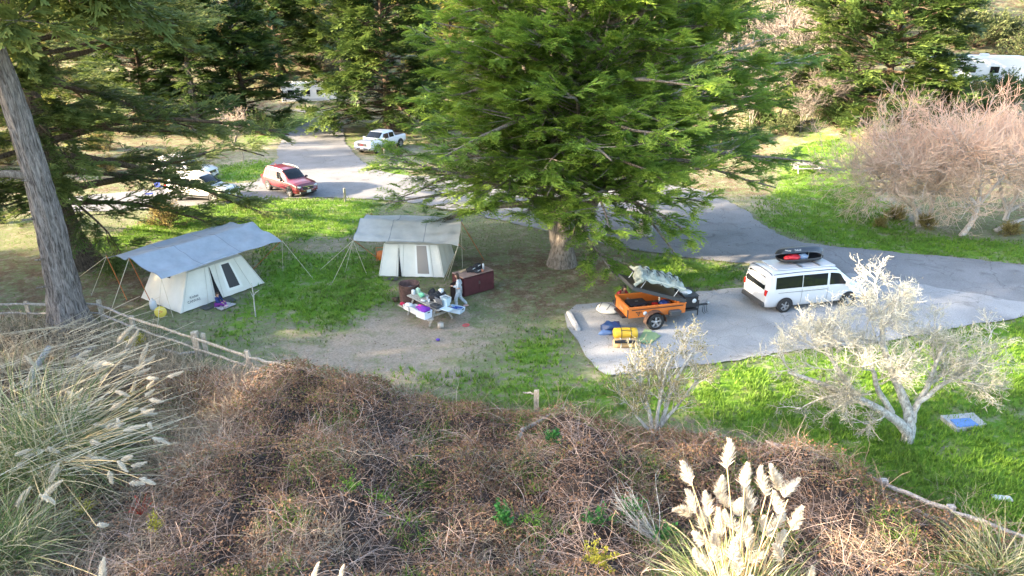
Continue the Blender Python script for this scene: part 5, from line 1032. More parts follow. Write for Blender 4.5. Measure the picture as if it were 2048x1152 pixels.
def item(name, label, cat, mb, m, loc, rz=0, group=None):
    o = mb.build(name, m, None, loc); o.rotation_euler[2] = rz; return tag(o, label, cat, group)
def bin_(label, loc, rz, d=(.50, .36, .30), col=WHP, lid=True, content=None, inner=True):
    root = thing('storage_bin', label, 'storage bin', loc, rz); x, y, z = d; t = .012; m = MB(); pb = [(-x/2*.9, -y/2*.9), (x/2*.9, -y/2*.9), (x/2*.9, y/2*.9), (-x/2*.9, y/2*.9)]; pt = [(-x/2, -y/2), (x/2, -y/2), (x/2, y/2), (-x/2, y/2)]
    vs = [(a, b, 0) for a, b in pb]+[(a, b, z) for a, b in pt]+[(a*.94, b*.92, z) for a, b in pt]+[(a*.92, b*.9, .02) for a, b in pb]
    fs = [(3, 2, 1, 0)]+[(i, (i+1) % 4, 4+(i+1) % 4, 4+i) for i in range(4)]+[(4+i, 4+(i+1) % 4, 8+(i+1) % 4, 8+i) for i in range(4)]+[(8+i, 8+(i+1) % 4, 12+(i+1) % 4, 12+i) for i in range(4)]+[(12, 13, 14, 15)]
    m.add(vs, fs); m.build('tub', col, root)
    for s in (-1, 1): MB().box((s*(x/2+.01), 0, z*.86), (.03, .12, .035)).build('handle', BLK, root)
    if lid: MB().box((0, 0, z+.012), (x*1.03, y*1.04, .024), bev=.01).build('lid', col, root)
    return root
CLR = mat('clear_blue_plastic', (.50, .62, .74), .3)
bin_('clear bin with purple cloth on its lid on the near bench end', tl(.72, -.80, .47), TR+.12, (.60, .44, .34), mat('cloudy_bin', (.66, .71, .80), .35), False)
m = MB(); m.blob((-.06, -.02, 0), (.30, .22, .11), 16, 9, .35, 5); item('purple_blanket', 'bunched purple blanket lying in the nearest clear bin', 'blanket', m, mat('purple_cloth', (.20, .03, .36), .8), tl(.74, -.78, .82), TR)
m = MB(); m.blob((0, 0, 0), (.16, .13, .08), 12, 8, .35, 6); item('pink_cloth', 'bright pink cloth beside the purple blanket', 'cloth', m, mat('pink_cloth', (.60, .05, .30), .8), tl(.45, -.74, .84), TR)
bin_('white bin with black handles, middle of the near bench', tl(.12, -.80, .47), TR, (.44, .34, .28), WHP, False)
bin_('white bin heaped with cloth on the near bench, left of the middle', tl(-.38, -.80, .47), TR, (.42, .34, .20), WHP, False)
m = MB(); m.blob((0, 0, 0), (.19, .15, .06), 12, 7, .2, 3); item('white_towel', 'white towel heaped in the left bin on the bench', 'towel', m, mat('white_cloth', (.74, .75, .76), .9), tl(-.38, -.80, .68), TR)
m = MB(); m.blob((0, 0, .05), (.13, .11, .07), 12, 7, .25, 9); item('red_hat', 'crimson hat at the left end of the near bench', 'hat', m, mat('crimson', (.55, .015, .06), .7), tl(-.98, -.74, .47), TR)
m = MB(); m.lathe([(0, 0), (.05, 0), (.05, .20), (0, .21)], n=12, axis='x'); item('paper_roll', 'white paper roll lying on the table edge', 'paper roll', m, WHP, tl(-.15, -.30, .82), TR+.3)
for nm, lb_, x, y, r, h, m_ in (('cup', 'tall white cup in the middle of the table', -.05, -.05, .035, .17, WHP), ('cup', 'clear cup beside the tall white cup', .22, -.16, .045, .17, mat('clearcup', (.6, .64, .66), .2)), ('bottle', 'small cream jar on the table near the cooler', .62, .02, .04, .14, mat('creamjar', (.62, .58, .48), .4))):
    m = MB(); m.lathe([(0, 0), (r*.85, 0), (r, h), (r*.9, h), (r*.8, .02), (0, .02)], n=14); item(nm, lb_, nm, m, m_, tl(x, y), TR)
r0 = thing('buckets', 'tall black lidded tub with yellow top behind the table', 'tub', tl(-.22, .78, .0), TR); r0.name = 'black_tub'
MB().lathe([(0, .0), (.22, 0), (.26, .75), (.27, .77), (.24, .86), (0, .88)], n=20).build('body', BLKF, r0); MB().lathe([(0, .89), (.11, .885), (.12, .875)], n=16).build('yellow_lid', mat('lime', (.62, .62, .08), .5), r0); m = MB(); m.box((.02, -.258, .56), (.15, .012, .17), (-.05, 0, 0)); m.build('label_patch', WHP, r0)
r0 = thing('black_tub', 'slumped black bag with a white emblem beside the fire drum', 'bag', tl(-.72, .72, .0), TR)
m = MB(); m.blob((0, 0, .45), (.24, .22, .47), 14, 10, .12, 4); m.build('body', BLKF, r0); m = MB(); m.box((.0, -.225, .52), (.14, .012, .14), (-.1, 0, 0)); m.build('label_patch', WHP, r0)
for lb_, x, y, z, rr, sd in (('slumped black duffel on the far side of the table', .18, .22, .90, (.30, .22, .17), 3), ('black backpack leaning on the tub behind the table', .12, .56, .86, (.22, .2, .3), 8), ('small black pouch by the cups', -.02, .18, .83, (.13, .11, .08), 5)):
    r0 = thing('black_bag', lb_, 'bag', tl(x, y, z), TR+.4); m = MB(); m.blob((0, 0, 0), rr, 14, 9, .28, sd); m.build('body', BLKF, r0); m = MB(); m.tube([(-rr[0]*.5, 0, rr[2]*.8), (0, .02, rr[2]*1.25), (rr[0]*.5, 0, rr[2]*.8)], .012, 5); m.build('handle', DGR, r0)
m = MB(); m.blob((0, 0, 0), (.12, .1, .12), 10, 8, .2, 2); item('white_bag', 'white bag on top of the black backpack', 'bag', m, WHP, tl(.18, .55, 1.12), 0)
m = MB(); m.blob((0, 0, 0), (.16, .12, .11), 12, 8, .25, 4); item('green_bag', 'mint green bag on the table', 'bag', m, mat('mint', (.22, .62, .34), .6), tl(-.55, .0, .86), TR)
m = MB(); m.box((0, 0, .12), (.2, .14, .24), bev=.02, taper=(.9, .9)); m.lathe([(0, .24), (.03, .24), (.03, .28), (0, .28)], n=8); item('detergent_jug', 'green and white jug at the left end of the table', 'jug', m, mat('palegreen', (.45, .62, .48), .5), tl(-.98, .12), TR+.3)
m = MB(); m.box((0, 0, .11), (.16, .12, .22), bev=.02); item('white_carton', 'white carton beside the green jug', 'carton', m, WHP, tl(-1.02, -.1), TR)
bin_('low pale bin on the far right of the table', tl(.62, .44), TR, (.42, .32, .22), WHP, True)
r0 = thing('cooler', 'pale blue lidded cooler box at the right end of the table', 'cooler', tl(.98, .18), TR+.2); MB().box((0, 0, .19), (.27, .24, .36), bev=.02, taper=(1.06, 1.06)).build('body', mat('ice_blue', (.50, .63, .68), .45), r0); MB().box((0, 0, .385), (.29, .26, .04), bev=.012).build('lid', mat('ice_blue_dark', (.30, .38, .42), .45), r0)
m = MB(); m.tube([(-.12, 0, .37), (-.12, 0, .44), (.12, 0, .44), (.12, 0, .37)], .01, 5); m.build('handle', BLK, r0)
r0 = thing('cloth_pile', 'pile of cream cloths and paper on the table middle', 'cloths', tl(.45, .12, .80), TR); m = MB(); m.blob((0, 0, .03), (.24, .14, .08), 14, 8, .4, 7); m.build('cloth', mat('creamcloth', (.66, .60, .50), .9), r0); m = MB(); m.blob((.1, .1, .06), (.14, .1, .06), 12, 7, .3, 2); m.build('cloth', WHP, r0)
r0 = thing('camp_stove', 'grey camp stove at the near right table edge', 'stove', tl(.80, -.22), TR); MB().box((0, 0, .06), (.48, .30, .12), bev=.015).build('body', DGR, r0); MB().box((0, .16, .24), (.48, .02, .28), (.25, 0, 0)).build('lid', mat('stove_grey', (.16, .17, .19), .4), r0)
for k in (-1, 1): MB().lathe([(.04, .125), (.07, .13), (.07, .135), (.04, .135)], (k*.12, 0, 0), n=12).build('burner', BLK, r0)
bin_('open clear bin with blue lid strips on the far bench end', tl(1.20, .55, .47), TR+.35, (.66, .44, .20), CLR, False)
for k in range(2): m = MB(); m.box((0, 0, 0), (.34, .07, .03)); item('blue_tray', 'blue tray in the open clear bin' if k else 'dark blue strip on the edge of the open clear bin', 'tray', m, mat('royal', (.03, .08, .36), .5), tl(1.15+.1*k, .45+.2*k, .66), TR+.5)
m = MB(); m.box((0, 0, .02), (.5, .36, .035), bev=.01); item('cutting_board', 'pale flat board under the cooler', 'board', m, CLR, tl(1.28, -.02, .765), TR+.25)
item('rock', 'round stump of wood under the right end of the picnic table', 'stump', MB().lathe([(0, .24), (.13, .24), (.14, 0), (0, 0)], n=12), TWOOD, tl(1.25, -.35, 0))
# rusty fire drum
RUST = mat('rusty_steel', (.13, .075, .065), .85, .2, noise=.45, nscale=5, bump=.4, bscale=20)
r0 = thing('fire_drum', 'rusty round steel fire drum with ash inside', 'fire drum', at(820, 602)); MB().lathe([(.46, 0), (.47, .86), (.49, .88), (.47, .90), (.44, .88), (.43, .25), (0, .2)], n=36).build('drum', RUST, r0); MB().lathe([(.46, .30), (.475, .31), (.46, .32)], n=36).build('band', RUST, r0)
MB().blob((0, 0, .55), (.40, .40, .08), 16, 6, .3, 3).build('ashes', mat('ash', (.30, .29, .29), .95, noise=.5, nscale=14), r0)
m = MB(); m.blob((0, 0, .1), (.16, .12, .12), 8, 6, .4, 9); item('rock', 'small dark stump by the drum at the left bench end', 'stump', m, BARKD, at(792, 603)); 
# maroon food locker
MAR = mat('maroon_steel', (.085, .022, .028), .5, noise=.2, nscale=4); a, b = at(928, 594), at(987, 577); dv = (b-a).normalized(); LR = math.atan2(dv.y, dv.x); LL = (b-a).length
r0 = thing('food_locker', 'open maroon steel food locker with a wooden top behind the walking person', 'locker', (a+b)/2, LR)
W_, D2, H2 = LL, .95, .92
for nm, c_, d in (('side_panel', (-W_/2+.02, D2/2, H2/2), (.04, D2, H2)), ('side_panel', (W_/2-.02, D2/2, H2/2), (.04, D2, H2)), ('back_panel', (0, D2-.02, H2/2), (W_-.08, .04, H2)), ('front_panel', (-W_*.12+W_*.0, .0, H2/2-.02), (.0, .0, .0))):
    if d[0]: MB().box(c_, d).build(nm, MAR, r0)
for k in (0, 1):
    dd = MB().box((-W_/4+k*W_/2, -.025, H2/2), (W_/2-.012, .04, H2-.05)).build('door', MAR, r0); MB().box((-.02+k*.04, -.055, H2*.6), (.02, .03, .14)).build('handle', STEEL, dd)
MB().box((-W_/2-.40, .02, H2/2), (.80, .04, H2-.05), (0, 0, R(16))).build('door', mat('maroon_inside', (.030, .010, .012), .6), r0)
for k in range(4): MB().box((-.0, .12+k*.235, H2+.02), (W_+.06, .222, .035)).build('plank', mat('ply', (.30, .20, .17), .7, noise=.2, nscale=5), r0)
Mt = Matrix.Rotation(LR, 4, 'Z'); lt = lambda x, y, z=.965: (a+b)/2+Mt @ Vector((x, y, z))
for k, (x, y, rr, m_, nm, lb_) in enumerate(((-.05, .45, (.28, .22, .14), BLKF, 'black_bag', 'black gear bag with white print on the locker'), (.34, .55, (.24, .2, .17), BLKF, 'black_bag', 'black rucksack at the right side of the locker top'), (.1, .2, (.2, .14, .08), mat('dark_pouch', (.03, .035, .045), .8), 'black_bag', 'flat dark pouch at the front of the locker top'))):
    q = thing(nm, lb_, 'bag', lt(x, y, .965+rr[2]*.7), LR); MB().blob((0, 0, 0), rr, 14, 9, .22, k+20).build('body', m_, q); MB().box((0, -rr[1]*.7, rr[2]*.62), (.16, .03, .04), (.6, 0, .3)).build('patch', WHP, q)
m = MB(); m.lathe([(0, 0), (.05, 0), (.05, .26), (.03, .3), (0, .3)], n=10); item('white_bottle', 'white bottle at the right corner of the locker top', 'bottle', m, WHP, lt(.52, .35))
m = MB(); m.blob((0, 0, .06), (.08, .07, .07), 10, 7); item('orange_pot', 'small orange pot at the front of the locker top', 'pot', m, mat('terracotta', (.5, .2, .12), .6), lt(.30, .12))
m = MB(); m.box((0, 0, .02), (.5, .16, .03)); item('wood_slab', 'light wooden slab at the left end of the locker top', 'board', m, mat('pine', (.55, .40, .25), .7), lt(-.35, .75), LR+.2)
m = MB(); m.tube([(math.cos(t)*.14, math.sin(t)*.1, .02) for t in np.linspace(0, 6.0, 16)], .02, 6); item('red_toy', 'small pink-red loop toy on the dirt right of the table', 'toy', m, mat('toyred', (.65, .08, .10), .5), at(932, 651), .4)
m = MB(); m.blob((0, 0, .04), (.09, .07, .05), 10, 6, .2); item('purple_toy', 'small purple thing on the bare dirt in front of the table', 'toy', m, mat('toypurple', (.10, .05, .35), .5), at(876, 681))
m = MB(); m.blob((0, 0, .3), (.3, .28, .3), 12, 8, .2, 3); m.tube([(-.3, -.1, 0), (-.32, 0, .75), (.3, 0, .8)], .02, 5); item('camp_chair', 'folded orange camp chair at the left of the second tent', 'chair', m, ORP, at(766, 522))
def barrier_posts():
    for u, v, h, lb_ in ((691, 404, 1.0, 'wooden marker post on the grass near the red car'), (770, 322, 1.05, 'wooden marker post by the white pickup'), (488, 322, .8, 'small dark marker post with a pale top by the road bend')):
        m = MB(); m.box((0, 0, h/2), (.16, .14, h), bev=.02, taper=(.95, .9)); item('marker_post', lb_, 'post', m, WOOD, at(u, v), .3)
barrier_posts()
m = MB(); p, q = at(1137, 624, .09), at(1157, 660, .09); d = q-p; m.box((0, 0, 0), (d.length, .22, .17), bev=.05); o = item('wheel_stop', 'pale concrete wheel stop at the left end of the parking pad', 'wheel stop', m, mat('concrete', (.40, .39, .38), .9, noise=.15, nscale=6, bump=.3, bscale=25), (p+q)/2, math.atan2(d.y, d.x))
# slab with blue cover, white slab
r0 = thing('utility_slab', 'concrete slab with a blue metal hatch on the right lawn', 'hatch', at(1925, 846)); cs = [at(u, v) for u, v in ((1880, 836), (1945, 830), (1972, 853), (1912, 863))]; c0 = at(1925, 846); m = MB(); m.prism([(p.x-c0.x, p.y-c0.y) for p in cs], -.05, .10); m.build('slab', mat('concrete', (.4, .39, .38)), r0)
cs = [at(u, v, .1) for u, v in ((1900, 840), (1938, 837), (1957, 851), (1915, 855))]; m = MB(); m.prism([(p.x-c0.x, p.y-c0.y) for p in cs], .10, .13); m.build('hatch', mat('hatch_blue', (.10, .22, .50), .6, noise=.2, nscale=9), r0)
m = MB(); m.box((0, 0, .03), (.5, .2, .08), bev=.02); item('white_slab', 'small white marker stone in the grass near the right fence', 'stone', m, mat('whitestone', (.55, .57, .60), .8, noise=.15), at(2003, 998), -.15)

# ------------------------------------------------------------------ vehicles
def paint(n, c, r=.28): return mat(n, c, r, 0, coat=.8)
GLASS = mat('tinted_glass', (.012, .014, .017), .02, 0, spec=.35); TYRE = mat('tyre', (.02, .02, .021), .85); RIM = mat('alloy', (.50, .51, .53), .3, .8); LAMP = mat('lamp_glass', (.62, .64, .66), .12); RED = mat('tail_red', (.42, .015, .012), .25)
class Car:
    C = ('x', 'zb', 'wb', 'zs', 'ws', 'zr', 'wr')
    def __init__(s, name, label, cat, loc, rz, rows, m, zoff=0, n=90):
        A = np.array(rows, float); s.x = A[:, 0]; s.A = A; s.root = thing(name, label, cat, loc, rz); s.L = A[-1, 0]; s.cx = s.L/2; s.m = m
        X = np.unique(np.concatenate([A[:, 0], np.linspace(0, s.L, n)])); mb = MB(); ring = [s.ring(x) for x in X]; k = len(ring[0]); full = []
        for x, r_ in zip(X, ring):
            pts = [(x-s.cx, y, z) for y, z in r_]+[(x-s.cx, -y, z) for y, z in reversed(r_[1:-1])]; full.append(pts)
        nn = len(full[0]); fs = [(i*nn+j, i*nn+(j+1) % nn, i*nn+nn+(j+1) % nn, i*nn+nn+j) for i in range(len(X)-1) for j in range(nn)]
        mb.add([p for r_ in full for p in r_], fs, True); mb.add(full[0], [tuple(range(nn))]); mb.add(full[-1], [tuple(range(nn-1, -1, -1))]); s.body = mb.build('body', m, s.root)
    def row(s, x): return [np.interp(x, s.x, s.A[:, i]) for i in range(1, 7)]
    def ring(s, x):
        zb, wb, zs, ws, zr, wr = s.row(x); h = zr-zs
        return [(0, zb), (wb*.88, zb), (wb, zb+.09), (wb*.5+ws*.5+.02, (zb+zs)/2), (ws, zs-.06), (ws-.025, zs+.02*min(1, h*4)), (wr+.035, zr-min(.10, h*.3)), (wr-.03, zr-min(.03, h*.1)), (wr*.55, zr+.012), (0, zr+.02)]
    def pt(s, x, t, side=1, off=0.0):
        def raw(x, t): r_ = s.ring(x); i = min(int(t), 8); f = t-i; return Vector((x-s.cx, (r_[i][0]*(1-f)+r_[i+1][0]*f), r_[i][1]*(1-f)+r_[i+1][1]*f))
        p = raw(x, t); a = raw(min(x+.03, s.L), t)-raw(max(0, x-.03), t); b = raw(x, min(9, t+.15))-raw(x, t-.15); n = b.cross(a)
        n = n.normalized() if n.length > 1e-9 else Vector((0, 1, 0)); 
        if n.y*1+n.z < 0: n = -n
        p = p+n*off; p.y *= side; return p
    def panel(s, name, m, side, x0, x1, t0, t1, off=.012, nx=8, nt=5, xt=None, parent=None):
        """patch on the body; x0,x1 may be (at t0, at t1) pairs for slanted edges"""
        f = lambda v: v if isinstance(v, tuple) else (v, v); a0, a1 = f(x0); b0, b1 = f(x1); mb = MB(); g = []
        for i in range(nx+1):
            row = []
            for j in range(nt+1):
                u, w_ = i/nx, j/nt; xa = a0+(a1-a0)*w_; xb = b0+(b1-b0)*w_; row.append(s.pt(xa+(xb-xa)*u, t0+(t1-t0)*w_, side, off))
            g.append(row)
        mb.sheet(g); return mb.build(name, m, parent or s.root)
    def top(s, name, m, x0, x1, t=7.0, off=.012, bow=.0, nx=8):
        mb = MB(); g = []
        for i in range(nx+1):
            x = x0+(x1-x0)*i/nx; row = []
            for k in range(-6, 7):
                tt = 9-(9-t)*abs(k)/6; xx = x-(bow*(k/6)**2)*(1 if True else 0); row.append(s.pt(xx, tt, 1 if k >= 0 else -1, off))
            g.append(row)
        mb.sheet(g); return mb.build(name, m, s.root)
    def wheel(s, x, y, r, w_=.24, spokes=5):
        wt = bpy.data.objects.new('wheel', None); link(wt, s.root); wt.location = (x-s.cx, y, r); sg = 1 if y > 0 else -1
        MB().lathe([(r*.62, -w_/2), (r*.96, -w_/2), (r, -w_*.36), (r, w_*.36), (r*.96, w_/2), (r*.62, w_/2)], n=28, axis='y').build('tyre', TYRE, wt)
        m = MB(); m.lathe([(r*.62, sg*w_*.46), (r*.66, sg*w_*.50), (r*.60, sg*w_*.40), (r*.56, sg*w_*.1)], n=28, axis='y'); 
        for k in range(spokes): a = k*2*math.pi/spokes; m.box((math.cos(a)*r*.33, sg*w_*.40, math.sin(a)*r*.33), (r*.60, .03, r*.17), (0, -a, 0), taper=(1, 1))
        m.lathe([(0, sg*w_*.46), (r*.14, sg*w_*.44), (r*.15, sg*w_*.38)], n=12, axis='y'); m.build('rim', RIM, wt)
        MB().lathe([(0, sg*w_*.15), (r*.58, sg*w_*.15)], n=20, axis='y').build('brake', BLK, wt)
    def arch(s, x, r, side, m=BLK):
        mb = MB(); g = []
        for k in range(15):
            a = math.pi*(-.04+1.08*k/14); row = []
            for rr in (r*.0+.02, r*1.05, r*1.20): row.append((x-s.cx+math.cos(a)*rr, side*(s.yat(x)+(.012 if rr < r*1.1 else .022)), max(.22, r+math.sin(a)*rr)))
            g.append(row)
        mb.sheet(g, smooth=False); mb.build('wheel_arch', m, s.root)
    def yat(s, x): zb, wb, zs, ws, zr, wr = s.row(x); return (wb*.5+ws*.5+.02)
def boxp(car, name, m, c, d, rot=None, bev=.0, parent=None): return MB().box((c[0]-car.cx, c[1], c[2]), d, rot, bev).build(name, m, parent or car.root)

# white van with pop-top and open roof box
WHT = paint('van_silver', (.56, .58, .62)); r1, r2 = at(1545, 549, 1.85), at(1690, 536, 1.85); dv = (r2-r1); dv.z = 0; dv.normalize(); VR = math.atan2(dv.y, dv.x)
fw = Vector((math.cos(VR), math.sin(VR), 0)); sw = Vector((-fw.y, fw.x, 0)); vloc = r1+fw*2.38+sw*.86; vloc.z = 0
van = Car('van', 'white camper van parked on the pad with an open black roof box', 'van', vloc, VR,
          [(0, .36, .84, .95, .88, 1.50, .70), (.05, .30, .90, 1.0, .93, 1.68, .76), (.14, .27, .92, 1.03, .95, 1.80, .80), (.35, .25, .93, 1.04, .96, 1.87, .82), (1.5, .25, .93, 1.04, .96, 1.90, .82), (3.2, .25, .93, 1.04, .96, 1.89, .81), (3.55, .25, .93, 1.04, .96, 1.82, .79),
           (4.0, .25, .93, 1.03, .95, 1.50, .77), (4.45, .25, .93, 1.01, .94, 1.16, .78), (4.85, .28, .88, .92, .90, .98, .74), (5.05, .32, .78, .78, .80, .84, .66), (5.14, .36, .70, .70, .70, .74, .58)], WHT)
van.panel('side_window', GLASS, -1, .42, 1.72, 5.12, 5.86); van.panel('side_window', GLASS, -1, 1.76, 2.98, 5.12, 5.86); van.panel('side_window', GLASS, -1, 3.10, (4.1, 3.66), 5.12, 5.86)
van.panel('side_window', GLASS, 1, .42, 1.72, 5.12, 5.86); van.panel('side_window', GLASS, 1, 1.76, 2.98, 5.12, 5.86); van.panel('side_window', GLASS, 1, 3.10, (4.1, 3.66), 5.12, 5.86)
for x0, nm in ((1.74, 'pillar'),): van.panel('pillar', WHT, -1, x0-.012, x0+.014, 5.1, 5.9, .014)
van.top('windshield', GLASS, 3.68, 4.38, 6.7)
m = MB(); m.add([(-van.cx-.02-.0, y, z) for y, z in ((-.70, 1.10), (.70, 1.10), (.76, 1.22), (.64, 1.62), (.56, 1.67), (-.56, 1.67), (-.64, 1.62), (-.76, 1.22))], [(7, 6, 5, 4, 3, 2, 1, 0)]); 
m.v = [(x+(0 if z < 1.5 else .055), y, z) for x, y, z in m.v]; m.build('rear_window', GLASS, van.root)
for s in (-1, 1): boxp(van, 'tail_light', RED, (.03, s*.83, .98), (.10, .14, .28), None, .02)
boxp(van, 'rear_bumper', DGR, (-.02, 0, .42), (.16, 1.72, .22), None, .04); boxp(van, 'number_plate', WHP, (-.03, 0, .82), (.02, .46, .12)); boxp(van, 'front_bumper', DGR, (5.1, 0, .42), (.14, 1.4, .22), None, .04)
for s in (-1, 1): boxp(van, 'headlight', LAMP, (4.98, s*.62, .78), (.2, .22, .16), (0, .5, s*.5), .03); boxp(van, 'wing_mirror', WHT, (3.95, s*1.06, 1.16), (.12, .2, .2), None, .03)
for x in (.95, 4.15):
    for s in (-1, 1): van.arch(x, .34, s); van.wheel(x, s*.88, .34)
for s in (-1, 1):   # gutter line of the pop-top and door seams
    m = MB(); m.tube([van.pt(x, 6.45, s, .012) for x in np.linspace(.3, 3.45, 14)], .018, 5); m.build('roof_seam', DGR, van.root); van.panel('side_strip', DGR, s, .55, 3.0, 3.95, 4.02, .012, 8, 1)
    for x in (1.72, 3.02): van.panel('door_seam', DGR, s, x, x+.015, 2.2, 5.0, .006, 1, 8)
    van.panel('door_handle', STEEL, s, 2.75, 2.93, 4.3, 4.5, .02, 2, 1)
m = MB(); m.tube([van.pt(.22, t, -1, .012) for t in np.linspace(6.5, 9, 7)]+[van.pt(.22, t, 1, .012) for t in np.linspace(9, 6.5, 7)], .016, 5); m.build('roof_seam', DGR, van.root)
MB().box((.0-.55, 0, 1.925), (2.9, 1.30, .045), bev=.04).build('pop_top', WHT, van.root)
for x in (1.75, 2.65): boxp(van, 'roof_bar', STEEL, (x, 0, 1.99), (.07, 1.35, .05), None, .01)
rbx = vloc+fw*(2.15-van.cx)+sw*.16; rbx.z = 2.03; rb_ = thing('roof_box', 'black roof box propped open on top of the white van', 'roof box', rbx, VR); Lb, Wb = 2.25, .86
def boat(z0, z1, L, W, k=1.0, n=28):
    prof = []
    for i in range(n):
        a = 2*math.pi*i/n; c, s_ = math.cos(a), math.sin(a); x = L/2*abs(c)**.55*(1 if c > 0 else -1); y = W/2*abs(s_)**.5*(1 if s_ > 0 else -1); y *= (1-.18*(x/(L/2))**2*(1 if x > 0 else .4)); prof.append((x, y))
    return prof
pf = boat(0, 0, Lb, Wb); m = MB(); rings = [(.78, 0), (.94, .03), (1.0, .17), (.97, .17), (.90, .05), (.0, .04)]; n = len(pf); vs = [(x*k, y*k, z) for k, z in rings for x, y in pf]; m.add(vs, [(r_*n+i, r_*n+(i+1) % n, r_*n+n+(i+1) % n, r_*n+n+i) for r_ in range(5) for i in range(n)], True); m.build('tray', BLK, rb_)
lid = MB(); rings = [(1.02, 0), (1.0, .06), (.93, .17), (.78, .235), (.4, .26), (0, .265)]; q = Matrix.Rotation(R(-19), 3, 'X'); vs = []
for k, z in rings:
    for x, y in pf: p = q @ Vector((x*k, y*k-Wb/2, z)); vs.append((p.x, p.y+Wb/2, p.z+.19))
lid.add(vs, [(r_*n+i, r_*n+(i+1) % n, r_*n+n+(i+1) % n, r_*n+n+i) for r_ in range(5) for i in range(n)], True); lo = lid.build('lid', mat('lid_black', (.030, .036, .048), .3), rb_)
for x, sz in ((-.98, .09), (-.42, .11)):
    cu = bpy.data.curves.new('logo', 'FONT'); cu.body = 'THULE'; cu.size = sz; cu.extrude = .001; cu.align_x = 'CENTER'; cu.materials.append(WHP); o = link(bpy.data.objects.new('logo', cu), lo)
    o.location = (x+.1 if x < -.5 else x, -Wb/2+.03 if x > -.5 else -Wb/2+.09, .57); o.rotation_euler = (R(60), 0, 0 if x > -.5 else R(-25))
for x in (.15, .85): m = MB(); m.tube([(x, -Wb/2+.06, .10), (x, -Wb/2+.04, .48)], .012, 5); m.build('strut', STEEL, rb_)
def wpt(x, y, z): return rbx+fw*x+sw*y+Vector((0, 0, z))
m = MB(); m.blob((0, 0, 0), (.38, .2, .15), 14, 9, .22, 4); item('red_bag', 'red stuff sack inside the open roof box', 'bag', m, mat('red_nylon', (.60, .03, .05), .5), wpt(-.45, -.12, .18), VR)
m = MB(); m.blob((0, 0, 0), (.24, .18, .15), 14, 9, .22, 6); item('blue_bag', 'pale blue bag inside the open roof box beside the red one', 'bag', m, mat('blue_nylon', (.22, .33, .52), .5), wpt(.08, -.12, .18), VR)

# maroon-red SUV on the road
def suv(name, label, loc, rz, m, side_col=None):
    c = Car(name, label, 'car', loc, rz, [(0, .42, .80, .80, .84, .86, .72), (.06, .36, .86, .92, .90, 1.12, .70), (.22, .30, .90, .98, .93, 1.45, .66), (.42, .28, .92, 1.00, .95, 1.68, .66), (.9, .28, .92, 1.01, .96, 1.76, .68), (2.2, .28, .92, 1.0, .96, 1.78, .69), (2.72, .28, .92, .99, .96, 1.73, .67), (3.08, .28, .92, .99, .95, 1.55, .66),
              (3.50, .28, .92, .98, .94, 1.25, .68), (3.68, .28, .92, .98, .94, 1.13, .74), (4.45, .28, .91, .96, .92, 1.06, .74), (4.8, .30, .86, .86, .86, .97, .68), (4.95, .36, .74, .64, .74, .70, .54), (5.0, .42, .66, .56, .64, .60, .5)], m)
    for s in (-1, 1):
        c.panel('side_window', GLASS, s, .55, 1.12, 5.15, 5.85); c.panel('side_window', GLASS, s, 1.20, 2.10, 5.12, 5.86); c.panel('side_window', GLASS, s, 2.18, (3.22, 2.8), 5.12, 5.86)
        mb = MB(); mb.tube([c.pt(x, 7.0, s, .05) for x in np.linspace(.7, 2.8, 10)], .022, 6); mb.build('roof_rail', mat('rail_silver', (.5, .48, .48), .4, .5), c.root); c.panel('sill', BLK, s, 1.25, 3.8, 1.3, 2.5, .012); boxp(c, 'wing_mirror', BLK, (3.15, s*1.04, 1.10), (.12, .2, .14), None, .03)
        for x in (.98, 3.95): c.arch(x, .37, s); c.wheel(x, s*.87, .37)
        c.panel('door_seam', BLK, s, 2.14, 2.155, 2.6, 5.0, .005, 1, 8); c.panel('door_seam', BLK, s, 3.12, 3.135, 2.6, 5.0, .005, 1, 8); boxp(c, 'headlight', LAMP, (4.82, s*.66, .80), (.26, .26, .12), (0, .25, -s*.5), .03); boxp(c, 'tail_light', RED, (.06, s*.80, .98), (.18, .16, .16), None, .03); boxp(c, 'fog_lamp', LAMP, (4.95, s*.60, .42), (.06, .22, .05), (0, 0, -s*.3))
    c.top('windshield', GLASS, 2.8, 3.62, 6.8, bow=.1); m2 = MB(); m2.add([(-c.cx-.0+x, y, z) for x, y, z in ((.045, -.62, 1.06), (.045, .62, 1.06), (.36, .56, 1.60), (.36, -.56, 1.60))], [(3, 2, 1, 0)]); m2.build('rear_window', GLASS, c.root)
    boxp(c, 'grille', BLK, (4.955, 0, .68), (.07, .86, .26), (0, -.12, 0), .03); boxp(c, 'grille_trim', CHROME, (4.985, 0, .815), (.03, .90, .03)); boxp(c, 'grille_trim', CHROME, (5.0, 0, .545), (.03, .84, .03)); boxp(c, 'emblem', CHROME, (5.0, 0, .69), (.02, .16, .07), None, .01)
    boxp(c, 'lower_bumper', BLK, (4.96, 0, .38), (.10, 1.3, .16), None, .03); boxp(c, 'number_plate', WHP, (5.02, 0, .46), (.02, .34, .17)); boxp(c, 'antenna_fin', m, (.75, 0, 1.80), (.18, .04, .06), None, .02)
    return c
a, b = at(580, 394), at(537, 380.5); dv = (a-b).normalized(); SR = math.atan2(dv.y, dv.x); sw2 = Vector((-dv.y, dv.x, 0)); sl_ = (a+b)/2+sw2*.95+dv*.05
suv('red_car', 'maroon-red family car driving along the campground road', sl_, SR, paint('car_red', (.15, .010, .018), .4))
suv('white_car', 'white parked car half hidden by the limbs of the left cypress', at(400, 404)+Vector((0, .9, 0)), R(-14), paint('van_white', (.7, .7, .7)))
c1 = at(345, 372); suv('white_car', 'white parked car farther behind the limbs of the left cypress', c1+Vector((0, 2.4, 0)), R(-10), paint('van_white', (.7, .7, .7)))
